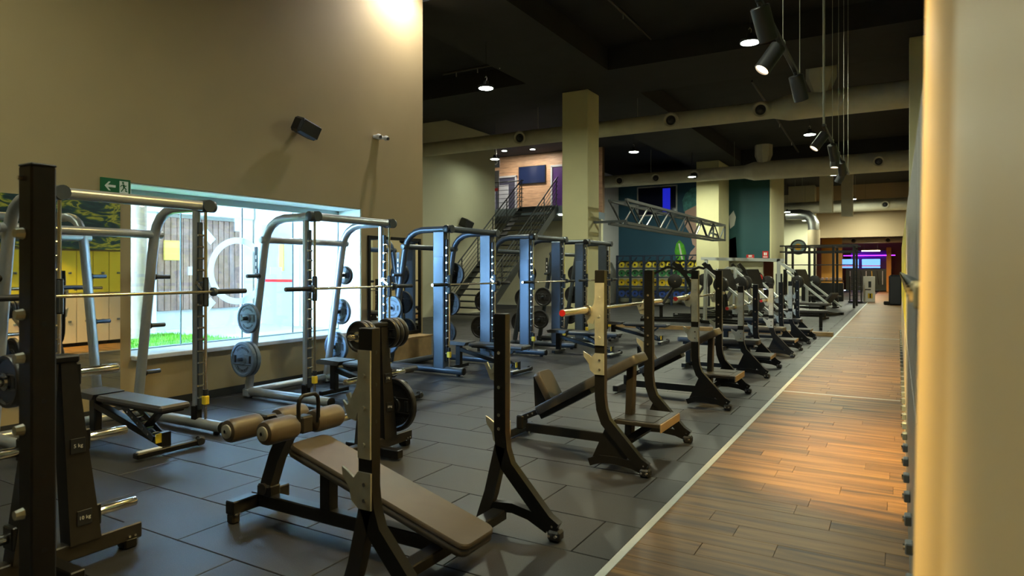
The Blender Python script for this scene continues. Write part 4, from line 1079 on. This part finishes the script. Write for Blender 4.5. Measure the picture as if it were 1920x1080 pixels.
# ---- mezzanine fittings
t = thing('wall_television', 'dark wall television on the wooden boards above the stair', 'television', (-13.75, 25.30, 5.68))
MB().box((0, -0.04, 0), (1.33, 0.05, 0.77), 0.006).build('housing', BLACK, t); MB().box((0, -0.067, 0.005), (1.28, 0.004, 0.72)).build('screen', SCREEN_OFF, t)
def door(n, x0, x1, z1, m, y=25.30):
    t = bpy.data.objects.new(n, None); COL.objects.link(t); t.location = ((x0 + x1) / 2, y, 3.9); struct(t); wd = x1 - x0; h = z1 - 3.9
    for s in (-1, 1): MB().box((s * wd / 2, -0.03, h / 2), (0.08, 0.08, h)).build('door_frame', GREYW, t)
    MB().box((0, -0.03, h), (wd + 0.08, 0.08, 0.08)).build('door_frame', GREYW, t)
    MB().box((0, -0.01, h / 2), (wd - 0.08, 0.04, h - 0.04)).build('door_leaf', m, t)
    return t
dA = door('door_1', -15.67, -14.56, 5.68, mat('door_dark', (0.05, 0.05, 0.08), 0.3))
MB().box((-0.1, -0.04, 0.75), (0.56, 0.02, 1.35), 0.004).build('door_panel', GREYW, dA)
dB = door('door_2', -12.8, -10.95, 5.97, mat('door_violet', (0.06, 0.02, 0.12), 0.3))
MB().box((0.4, -0.04, 1.0), (0.65, 0.02, 1.2), 0.004).build('door_panel', mat('pale_green_panel', (0.3, 0.45, 0.38), 0.5), dB)
t = thing('hanging_sign', 'white number 3 sign hanging at the top of the stair', 'sign', (-14.55, 23.6, 6.1))
MB().box((0, 0, 0), (0.32, 0.03, 0.55), 0.004).build('panel', mat('sign_grey', (0.16, 0.16, 0.18), 0.5), t)
vs, fs = text_polys('3', 0.5, 0.004); MB().add([(v.x, -0.018 + v.z, v.y) for v in vs], fs).build('numeral', WHITE, t)
MB().cyl((0, 0, 0.27), (0, 0, 0.5), 0.01, n=6).build('hanger', CABLE, t)
MB().box((0, -0.02, -0.75), (0.30, 0.03, 0.7), 0.004).build('lower_panel', mat('sign_steel', (0.3, 0.32, 0.35), 0.4), t); MB().box((0, -0.025, -1.2), (0.28, 0.03, 0.13), 0.004).build('red_panel', REDP, t)
for (x, y, lb) in ((-14.4, 24.0, 'left recessed lamp in the mezzanine ceiling'), (-13.2, 24.3, 'right recessed lamp in the mezzanine ceiling')):
    t = thing('mezzanine_lamp', lb, 'lamp', (x, y, 6.58)); MB().cyl((0, 0, 0), (0, 0, 0.02), 0.12, n=18).build('trim_ring', WHITE, t); MB().cyl((0, 0, -0.006), (0, 0, 0), 0.10, n=18).build('diffuser', LAMPE, t)
    lamp('AREA', (x, y, 6.54), 40, (1, 0.92, 0.8), 0.2, name='mezzanine_light', parent=t)
t = thing('soffit_lamp', 'round lamp glowing under the stair landing', 'lamp', (-10.9, 22.3, 3.62)); MB().cyl((0, 0, -0.03), (0, 0, 0), 0.10, n=18).build('diffuser', LAMPE, t)
lamp('AREA', (-10.9, 22.3, 3.54), 25, (1, 0.92, 0.8), 0.2, name='soffit_light', parent=t)

# stair
STEEL = mat('stair_steel', (0.020, 0.024, 0.026), 0.4)
t = thing('stair', 'dark steel stair with railings climbing to the mezzanine', 'stair', (-11.6, 16.8, 0))
NS = 21; rise = 3.9 / NS; run = 5.07 / NS
for k in range(NS):
    tr = MB().box((0, (k + 0.5) * run, (k + 1) * rise - 0.02), (1.5, run + 0.03, 0.04), 0.004).build('tread', STEEL, t)
    MB().box((0, k * run - 0.012, (k + 1) * rise - 0.02), (1.48, 0.006, 0.035)).build('nosing', GREYW, tr)
for s in (-1, 1):
    MB().strip([(0, 0.05), (5.07, 3.85)], 0.26, 'x', s * 0.77 - 0.02, s * 0.77 + 0.02).build('stringer', STEEL, t)
    for k in range(6):
        y = 0.15 + k * 0.96; z = y / 5.07 * 3.9
        MB().cyl((s * 0.77, y, z), (s * 0.77, y, z + 1.05), 0.02, n=8).build('baluster', STEEL, t)
    for j in range(6):
        MB().cyl((s * 0.77, 0.1, 0.1 + 0.28 + j * 0.155), (s * 0.77, 5.07, 3.9 + 0.28 + j * 0.155), 0.022 if j == 5 else 0.010, n=8).build('rail', STEEL, t)
t = thing('landing_railing', 'dark horizontal railing at the top of the stair', 'railing', (-12.45, 22.0, 3.9))
for j in range(6): MB().cyl((-3.2, 0, 0.25 + j * 0.16), (0.1, 0, 0.25 + j * 0.16), 0.02 if j == 5 else 0.01, n=8).build('rail', STEEL, t)
for k in range(4): MB().cyl((-3.1 + k * 1.04, 0, 0), (-3.1 + k * 1.04, 0, 1.05), 0.02, n=8).build('post', STEEL, t)
t = thing('landing_railing', 'dark railing on the landing right of the stair', 'railing', (-10.65, 22.0, 3.9))
for j in range(6): MB().cyl((0, 0, 0.25 + j * 0.16), (0, 2.3, 0.25 + j * 0.16), 0.02 if j == 5 else 0.01, n=8).build('rail', STEEL, t)
for k in range(3): MB().cyl((0, k * 1.1, 0), (0, k * 1.1, 1.05), 0.02, n=8).build('post', STEEL, t)

# ---- lattice truss between the columns
t = thing('lattice_truss', 'dark grey lattice truss running from the square column to the far column', 'truss', (-6.1, 15.7, 2.70))
TRM = mat('truss_grey', (0.05, 0.06, 0.065), 0.45, metal=0.3); TLn = 10.9; TH2 = 0.58; TWd = 0.45
for x in (-TWd / 2, TWd / 2):
    for z in (0, TH2): MB().beam((x, 0, z), (x, TLn, z), 0.07, 0.07).build('chord', TRM, t)
nb = 12; st = TLn / nb
for k in range(nb):
    for x in (-TWd / 2, TWd / 2):
        z0, z1 = (0, TH2) if k % 2 else (TH2, 0)
        MB().beam((x, k * st, z0), (x, (k + 1) * st, z1), 0.035, 0.035).build('diagonal', TRM, t)
    MB().beam((-TWd / 2, k * st, TH2), (TWd / 2, (k + 1) * st, TH2), 0.03, 0.03).build('diagonal', TRM, t)
MB().beam((-0.66, 0.06, 0.05), (TWd / 2, 0.06, 0.05), 0.06, 0.06).build('wall_bracket', TRM, t)
MB().beam((-0.30, TLn, 0.3), (-0.42, 12.32, 0.3), 0.06, 0.06).build('wall_bracket', TRM, t)
for x in (-TWd / 2, TWd / 2): MB().beam((x, TLn, 0), (x, TLn, TH2), 0.06, 0.06).build('end_post', TRM, t)
for z in (0, TH2): MB().beam((-TWd / 2, TLn, z), (TWd / 2, TLn, z), 0.06, 0.06).build('end_rail', TRM, t)
# ================================================================== BACKGROUND
# painted athlete on the navy wall (only fragments show beside the column)
t = thing('wall_painting', 'painted head with teal hair and a green bottle on the navy wall', 'painting', (-7.2, 29.995, 2.0))
SKIN = mat('paint_skin', (0.55, 0.36, 0.30), 0.6); HAIR = mat('paint_teal_hair', (0.07, 0.26, 0.27), 0.6, var=0.5, vscale=5)
def pp2(poly, m, n, a=-0.006, b=0.0): return MB().prism(poly, 'y', a, b).build(n, m, t)
pp2([(-1.25, 2.2), (-1.32, 2.7), (-1.2, 3.0), (-0.9, 3.25), (-0.3, 3.35), (0.4, 3.2), (0.75, 2.7), (0.7, 2.2), (0.2, 2.4), (-0.6, 2.5)], HAIR, 'hair', -0.012)
pp2([(-1.2, 2.3), (-1.22, 1.6), (-0.95, 1.15), (-0.85, 0.7), (-0.4, 0.35), (0.3, 0.5), (0.8, 1.2), (0.95, 1.8), (0.75, 2.6), (-0.5, 2.6)], SKIN, 'face', -0.008)
pp2([(-0.9, 1.75), (-0.7, 1.82), (-0.5, 1.75), (-0.7, 1.68)], mat('paint_blue', (0.08, 0.25, 0.45), 0.6), 'eye', -0.014)
pp2([(-1.05, 0.0), (-0.95, 0.35), (-0.55, 0.8), (-0.3, 0.4), (-0.2, 0.0)], SKIN, 'neck', -0.009)
pp2([(0.3, 0.0), (0.8, 0.9), (1.05, 1.0), (1.1, 0.0)], mat('paint_black', (0.012, 0.016, 0.02), 0.6), 'shirt', -0.010)
pp2([(0.75, 1.9), (0.95, 2.15), (1.05, 1.85), (0.98, 1.5), (0.8, 1.35)], mat('paint_white', (0.6, 0.62, 0.62), 0.6), 'headphone', -0.016)
GB = mat('paint_green', (0.10, 0.45, 0.03), 0.5, var=0.4, vscale=4)
pp2([(-1.58, 0.0), (-1.68, 0.4), (-1.6, 0.75), (-1.45, 0.92), (-1.25, 0.7), (-1.15, 0.35), (-1.12, 0.0)], GB, 'bottle', -0.014)
pp2([(-1.36, 0.02), (-1.44, 0.4), (-1.5, 0.75), (-1.44, 0.76), (-1.36, 0.4), (-1.28, 0.02)], WHITE, 'bottle_highlight', -0.018)
# framed interior window high on the navy wall
win2 = bpy.data.objects.new('window_2', None); COL.objects.link(win2); win2.location = (-9.7, 29.98, 4.1); struct(win2)
for s in (-1, 1): MB().box((s * 0.93, -0.02, 0.66), (0.06, 0.06, 1.36)).build('window_frame', GREYW, win2)
for z in (0, 1.32): MB().box((0, -0.02, z), (1.86, 0.06, 0.06)).build('window_frame', GREYW, win2)
MB().box((0, -0.005, 0.66), (1.82, 0.012, 1.28)).build('pane', mat('dark_blue_pane', (0.006, 0.008, 0.03), 0.08), win2)
MB().box((0.45, -0.014, 0.62), (0.36, 0.006, 1.2)).build('lit_strip', mat('blue_lit_strip', (0.01, 0.01, 0.3), 0.4, emit=(0.02, 0.03, 0.9), estr=0.35), win2)
# second wall loudspeaker pair and red extinguisher
t = thing('fire_extinguisher', 'red fire extinguisher on the pale wall below the red signs', 'extinguisher', (-5.2, 30.285, 0.75))
MB().lathe([(0.10, 0), (0.11, 0.03), (0.11, 0.5), (0.06, 0.58), (0.03, 0.6)], (0, 0, 0), (0, 0, 1), 14).build('cylinder', REDP, t)
MB().box((0, 0, 0.64), (0.06, 0.12, 0.08)).build('valve', BLACK, t); MB().tube([(0.03, 0, 0.62), (0.12, 0, 0.55), (0.13, 0, 0.2)], 0.015, 8).build('hose', BLACK, t)

# ball and disc storage rack in front of the navy wall
t = thing('storage_rack', 'dark blue storage rack with rows of yellow, green and blue discs', 'rack', (-9.2, 28.7, 0))
RK = mat('rack_navy', (0.012, 0.022, 0.05), 0.45)
for k in range(7): MB().beam((-1.9 + k * 0.63, -0.17, 0), (-1.9 + k * 0.63, -0.17, 2.2), 0.09, 0.09, up=(1, 0, 0)).build('post', RK, t)
for z in (0.30, 0.80, 1.22, 1.62, 2.18): MB().beam((-1.95, 0, z), (1.93, 0, z), 0.30, 0.05).build('shelf', RK, t)
for k in range(6):
    MB().beam((-1.9 + k * 0.63, -0.19, 1.75), (-1.9 + (k + 0.5) * 0.63, -0.19, 2.12), 0.05, 0.05).build('brace', RK, t)
rowsd = [(0.327, (0.03, 0.07, 0.28), 'blue'), (0.83, (0.75, 0.52, 0.02), 'yellow'), (1.25, (0.05, 0.22, 0.08), 'green'), (1.65, (0.72, 0.58, 0.05), 'pale yellow')]
for (z, c, nm) in rowsd:
    mm = mat('disc_' + nm.replace(' ', '_'), c, 0.45)
    r = 0.152 if z < 1.6 else 0.13
    pt = None
    for k in range(12):
        x = -9.2 - 1.74 + k * 0.316
        if pt is None:
            pt = thing('training_disc', '%s rubber training disc standing on the navy storage rack' % nm, 'disc', (x, 28.72, z + r - 0.004), group='%s discs on the storage rack' % nm)
            MB().lathe([(0.04, -0.05), (r * 0.6, -0.05), (r * 0.7, -0.03), (r, -0.04), (r, 0.04), (r * 0.7, 0.03), (r * 0.6, 0.05), (0.04, 0.05)], (0, 0, 0), (0, 1, 0), 18).build('disc', mm, pt)
            MB().cyl((0, -0.06, 0), (0, 0.06, 0), 0.045, n=10).build('hub', LETTER, pt)
        else: o = copy_tree(pt); o.location = (x, 28.72, z + r)

# plate-loaded machines
PALE = mat('machine_pale_grey', (0.55, 0.58, 0.56), 0.4, metal=0.2)
def machine(label, loc, rz, pale, kind):
    t = thing('plate_loaded_machine', label, 'gym machine', loc, rz, group='plate-loaded machines in the back area')
    F = PALE if pale else BLACK
    for s in (-1, 1):
        MB().beam((-0.9, s * 0.4, 0.05), (0.9, s * 0.4, 0.05), 0.09, 0.09).build('base_beam', BLACK, t)
    MB().beam((-0.8, -0.4, 0.05), (-0.8, 0.4, 0.05), 0.09, 0.09).build('base_cross', BLACK, t); MB().beam((0.8, -0.4, 0.05), (0.8, 0.4, 0.05), 0.09, 0.09).build('base_cross', BLACK, t)
    if kind == 'press':
        for s in (-1, 1):
            MB().strip([(0.75, 0.05), (0.7, 0.7), (0.45, 1.3), (0.05, 1.75)], 0.10, 'y', s * 0.4 - 0.035, s * 0.4 + 0.035).build('rear_arch', BLACK, t)
            MB().strip([(0.55, 1.45), (-0.1, 1.62), (-0.55, 1.40)], 0.07, 'y', s * 0.30 - 0.03, s * 0.30 + 0.03).build('press_arm', F, t)
            MB().cyl((0.1, s * 0.32, 1.2), (0.1, s * 0.62, 1.2), 0.025, n=10).build('plate_horn', CHROME, t)
            pl_ = MB().cyl((0.1, s * 0.47, 1.2), (0.1, s * 0.55, 1.2), 0.21, n=22, bev=0.01).build('loaded_plate', PLATEB, t)
            MB().cyl((-0.55, s * 0.30 - 0.02, 1.40), (-0.55, s * 0.05, 1.40), 0.022, n=8).build('handle', RUBBERB, t)
        for k in range(4): MB().beam((0.1 + k * 0.05, -0.4 + k * 0.26, 1.72), (0.55, -0.4 + k * 0.26, 1.2), 0.04, 0.05).build('guard_bar', BLACK, t)
        MB().beam((-0.25, 0, 0.52), (0.15, 0, 1.15), 0.30, 0.08, bev=0.02).build('back_pad', VINYL, t); MB().box((-0.42, 0, 0.48), (0.42, 0.32, 0.08), 0.02).build('seat_pad', VINYL, t)
        MB().beam((-0.3, 0, 0.45), (-0.3, 0, 0.06), 0.1, 0.1, up=(1, 0, 0)).build('seat_post', F, t)
    else:
        for s in (-1, 1):
            MB().beam((-0.9, s * 0.28, 0.30), (0.85, s * 0.28, 1.55), 0.05, 0.06).build('slide_rail', PALE, t)
            MB().beam((0.80, s * 0.38, 0.05), (0.80, s * 0.32, 1.55), 0.08, 0.08, up=(1, 0, 0)).build('rear_post', F, t)
            MB().cyl((0.2, s * 0.36, 1.12), (0.2, s * 0.66, 1.12), 0.025, n=10).build('plate_horn', CHROME, t)
            MB().cyl((0.2, s * 0.46, 1.12), (0.2, s * 0.56, 1.12), 0.22, n=22, bev=0.01).build('loaded_plate', PLATEB, t)
        MB().beam((0.15, 0, 0.95), (0.42, 0, 1.55), 0.60, 0.05, bev=0.01).build('foot_plate', BLACK, t)
        MB().beam((-0.85, 0, 0.75), (-0.45, 0, 0.30), 0.42, 0.09, bev=0.02).build('back_pad', VINYL, t); MB().box((-0.22, 0, 0.28), (0.4, 0.42, 0.08), 0.02).build('seat_pad', VINYL, t)
        MB().beam((-0.35, 0, 0.25), (-0.35, 0, 0.06), 0.1, 0.1, up=(1, 0, 0)).build('seat_post', F, t)
    return t
machine('black plate-loaded press with curved arms left of the pale leg press', (-5.9, 19.6, 0), 0.3, False, 'press')
machine('black plate-loaded press with curved arms, second beside the far column', (-5.5, 21.6, 0), 0.3, False, 'press')
machine('pale framed plate-loaded press in the back area', (-5.0, 24.0, 0), 0.5, True, 'press')
machine('pale leg press sled with long inclined rails', (-3.75, 22.2, 0), 2.6, True, 'sled')
machine('pale leg press sled nearer to the wooden ledge', (-3.9, 19.2, 0), 2.8, True, 'sled')
machine('dark leg press sled at the edge of the walkway mat', (-2.6, 25.0, 0), 2.7, False, 'sled')
# pale overhead beam of the cable station
t = thing('cable_station', 'pale grey cable station with long overhead beam and stacks', 'gym machine', (-5.2, 26.6, 0))
for x in (-1.4, 1.3):
    MB().beam((x, 0, 0), (x, 0, 1.95), 0.12, 0.10, up=(0, 1, 0)).build('tower', PALE, t)
    MB().box((x, 0.12, 0.75), (0.22, 0.16, 1.3), 0.01).build('weight_stack', RUBBERB, t); MB().box((x, 0, 0.03), (0.5, 0.7, 0.06), 0.01).build('base_plate', BLACK, t)
MB().beam((-1.6, 0, 1.99), (1.5, 0, 1.90), 0.10, 0.12).build('overhead_beam', PALE, t)
MB().beam((1.3, 0, 1.85), (2.3, -0.2, 1.15), 0.10, 0.10).build('diagonal_beam', PALE, t); MB().beam((2.3, -0.2, 1.2), (2.3, -0.2, 0), 0.1, 0.1, up=(0, 1, 0)).build('front_leg', PALE, t)
# far flat benches
for (x, y, rz, lb) in ((-2.15, 18.4, 0.1, 'dark flat bench beyond the wooden ledge'), (-2.4, 22.6, -0.35, 'long dark bench near the rig, closest to the walkway'), (-2.6, 29.6, -0.3, 'dark bench in front of the black rig')):
    t = thing('far_bench', lb, 'weight bench', (x, y, 0), rz)
    MB().box((0, 0, 0.47), (1.25, 0.3, 0.08), 0.02).build('pad', VINYL, t)
    for s in (-1, 1):
        MB().beam((s * 0.45, 0, 0.43), (s * 0.45, 0, 0.05), 0.08, 0.08, up=(1, 0, 0)).build('leg', BLACK, t); MB().beam((s * 0.45, -0.25, 0.04), (s * 0.45, 0.25, 0.04), 0.07, 0.06).build('foot', BLACK, t)
    MB().beam((-0.45, 0, 0.36), (0.45, 0, 0.36), 0.07, 0.06).build('rail', BLACK, t)
# functional rig
t = thing('training_rig', 'black training rig of posts and pull-up bars at the far end', 'rig', (-2.75, 31.0, 0))
for x in (-1.35, -0.45, 0.45, 1.2):
    for y in (-1.0, 1.0):
        MB().beam((x, y, 0), (x, y, 2.55), 0.09, 0.09, up=(1, 0, 0)).build('post', BLACK, t)
    MB().cyl((x, -1.2, 2.5), (x, 1.2, 2.5), 0.03, n=10).build('cross_bar', BLACK, t)
for y in (-1.0, 1.0):
    for z in (2.3, 2.55): MB().beam((-1.6, y, z), (1.35, y, z), 0.06, 0.06).build('long_bar', BLACK, t)
MB().cyl((-1.35, -1.0, 1.75), (1.2, -1.0, 1.75), 0.02, n=8).build('bar', BLACK, t)
# stand with foam rollers, dumbbell row, white tower, kiosk
t = thing('round_wall_sign', 'round black sign with orange centre above the rig', 'sign', (-4.05, 33.6, 2.62))
MB().cyl((0, -0.12, 0), (0, 0.02, 0), 0.36, n=28, bev=0.02).build('disc', LAMPB, t); MB().cyl((0, -0.125, 0), (0, -0.12, 0), 0.28, n=26).build('inner_disc', mat('sign_ring_blue', (0.25, 0.36, 0.38), 0.5), t); MB().cyl((0, -0.132, 0), (0, -0.125, 0), 0.16, n=20).build('centre', mat('sign_orange', (0.8, 0.45, 0.05), 0.5), t)
MB().beam((-0.6, 0, 0), (0, 0, 0), 0.08, 0.08).build('arm', LAMPB, t)
t = thing('dumbbell_rack', 'low black rack holding a row of pale striped dumbbells', 'rack', (-3.3, 36.6, 0))
MB().box((0, 0, 0.45), (1.9, 0.5, 0.9), 0.02).build('body', RUBBERB, t); MB().beam((-0.95, -0.1, 1.0), (0.95, -0.1, 1.0), 0.4, 0.05).build('tray', BLACK, t)
pt = None
for k in range(9):
    p = (-3.3 - 0.8 + k * 0.2, 36.5, 1.1)
    if pt is None:
        pt = thing('dumbbell', 'pale ended dumbbell lying in the row on the far low rack', 'dumbbell', p, group='dumbbells on the far rack')
        MB().cyl((0, -0.16, 0), (0, 0.16, 0), 0.02, n=8).build('handle', CHROME, pt)
        for s in (-1, 1): MB().cyl((0, s * 0.10, 0), (0, s * 0.20, 0), 0.07, n=12, bev=0.008).build('head', mat('dumbbell_pink', (0.6, 0.42, 0.40), 0.4), pt)
    else: o = copy_tree(pt); o.location = p
t = thing('ball_tower', 'black tower stacked with white banded medicine balls at the mat corner', 'rack', (-1.75, 35.2, 0))
for s in (-1, 1): MB().beam((s * 0.24, 0, 0), (s * 0.24, 0, 1.25), 0.05, 0.3, up=(0, 1, 0)).build('side', BLACK, t)
MB().box((0, 0, 0.04), (0.6, 0.5, 0.08), 0.01).build('base', BLACK, t)
for k in range(6): MB().box((0, 0, 0.14 + k * 0.2), (0.46, 0.25, 0.02)).build('shelf', BLACK, t)
pt = None
for k in range(6):
    p = (-1.75, 35.2, 0.235 + k * 0.2)
    if pt is None:
        pt = thing('medicine_ball', 'black medicine ball with white band in the tower at the mat corner', 'ball', p, group='medicine balls in the tower')
        MB().ball((0, 0, 0), 0.085, 14).build('ball', RUBBERB, pt); MB().lathe([(0.0865, -0.02), (0.0865, 0.02)], (0, 0, 0), (0, 0, 1), 16, caps=False).build('band', WHITE, pt)
    else: o = copy_tree(pt); o.location = p
t = thing('information_stand', 'white information stand with a yellow emblem beside the ball tower', 'stand', (-1.22, 36.2, 0))
MB().box((0, 0, 0.62), (0.5, 0.14, 1.24), 0.01).build('body', WHITE, t); MB().box((0.05, -0.073, 0.3), (0.2, 0.006, 0.24)).build('emblem', YELLOWP, t); MB().box((0.05, -0.078, 0.3), (0.06, 0.006, 0.22)).build('emblem_bar', LETTER, t)
MB().box((0.03, -0.073, 0.85), (0.12, 0.006, 0.3)).build('pictogram', LETTER, t); MB().box((-0.05, -0.073, 0.6), (0.25, 0.006, 0.05)).build('caption', LETTER, t)
t = thing('kiosk', 'tall dark rounded kiosk standing at the end of the lockers', 'kiosk', (-0.12, 33.5, 0))
MB().box((0, 0, 0.66), (0.5, 0.45, 1.32), 0.06).build('body', mat('kiosk_navy', (0.012, 0.016, 0.025), 0.4), t); MB().box((-0.32, 0, 0.09), (0.25, 0.4, 0.16), 0.03).build('foot', BLACK, t)
# far wall: screens, pillars, lit lamp, mirrors
SKY = mat('screen_blue', (0.1, 0.3, 0.8), 0.4, emit=(0.16, 0.42, 1.0), estr=1.1)
for (x, lb) in ((-3.15, 'left bright blue wall screen in the far room'), (-1.75, 'right bright blue wall screen in the far room')):
    t = thing('wall_screen', lb, 'screen', (x, 55.6, 2.05))
    MB().box((0, 0, 0), (1.25, 0.08, 0.72), 0.01).build('housing', BLACK, t); MB().box((0, -0.043, 0), (1.19, 0.006, 0.66)).build('picture', SKY, t)
    MB().box((0, -0.048, -0.17), (1.19, 0.006, 0.07)).build('picture_band', mat('screen_red', (0.5, 0.05, 0.02), 0.5, emit=(0.6, 0.05, 0.03), estr=0.5), t)
t = thing('far_equipment_wall', 'dark mirrored rack wall with hanging straps under the far screens', 'rack', (-1.9, 55.3, 0))
MB().box((0, 0, 0.85), (3.0, 0.3, 1.6), 0.02).build('panel', mat('dark_green_panel', (0.03, 0.045, 0.035), 0.3), t)
for k in range(8): MB().beam((-1.2 + k * 0.35, -0.18, 1.5), (-1.2 + k * 0.35 + 0.06 * (k % 3), -0.18, 0.5), 0.05, 0.03, up=(0, 1, 0)).build('strap', [PALE, YELLOWP, BLACK][k % 3], t)
slab('column_4', -0.75, -0.45, 54.8, 55.2, 0, 3.2, mat('wall_paint_orange', (0.75, 0.33, 0.05), 0.6))
t = thing('linear_lamp', 'long warm linear lamp hanging in the far room', 'lamp', (-1.6, 50.5, 2.85))
MB().box((0, 0, 0), (1.1, 0.12, 0.06), 0.01).build('diffuser', mat('linear_lamp_glow', (1, 0.9, 0.6), 0.5, emit=(1.0, 0.88, 0.55), estr=6.0), t)
for s in (-1, 1): MB().cyl((s * 0.4, 0, 0.03), (s * 0.4, 0, ZC - 2.85), 0.006, n=6).build('cable', CABLE, t)
lamp('AREA', (-1.6, 50.5, 2.8), 150, (1, 0.72, 0.42), 1.0, name='linear_light', parent=t)
t = thing('violet_strip_lamp', 'violet strip lamp above the far screens', 'lamp', (-1.9, 55.97, 2.65))
MB().box((0, 0, 0), (3.4, 0.05, 0.05)).build('strip', mat('violet_glow', (0.4, 0.05, 0.9), 0.5, emit=(0.35, 0.03, 0.9), estr=4.0), t)
lamp('POINT', (-2.6, 54.8, 2.8), 25, (0.35, 0.08, 1.0), 0.3, name='violet_light', parent=t)
# daylight sampling guide at the window opening (portal, emits nothing itself)
pd = bpy.data.lights.new('window_portal', 'AREA'); pd.shape = 'RECTANGLE'; pd.size = WY1 - WY0; pd.size_y = WZ1 - WZ0; pd.cycles.is_portal = True
po = bpy.data.objects.new('window_portal', pd); COL.objects.link(po); po.location = (GX - 0.05, (WY0 + WY1) / 2, (WZ0 + WZ1) / 2); po.rotation_euler = (PI / 2, 0, -PI / 2)
bpy.context.view_layer.update()
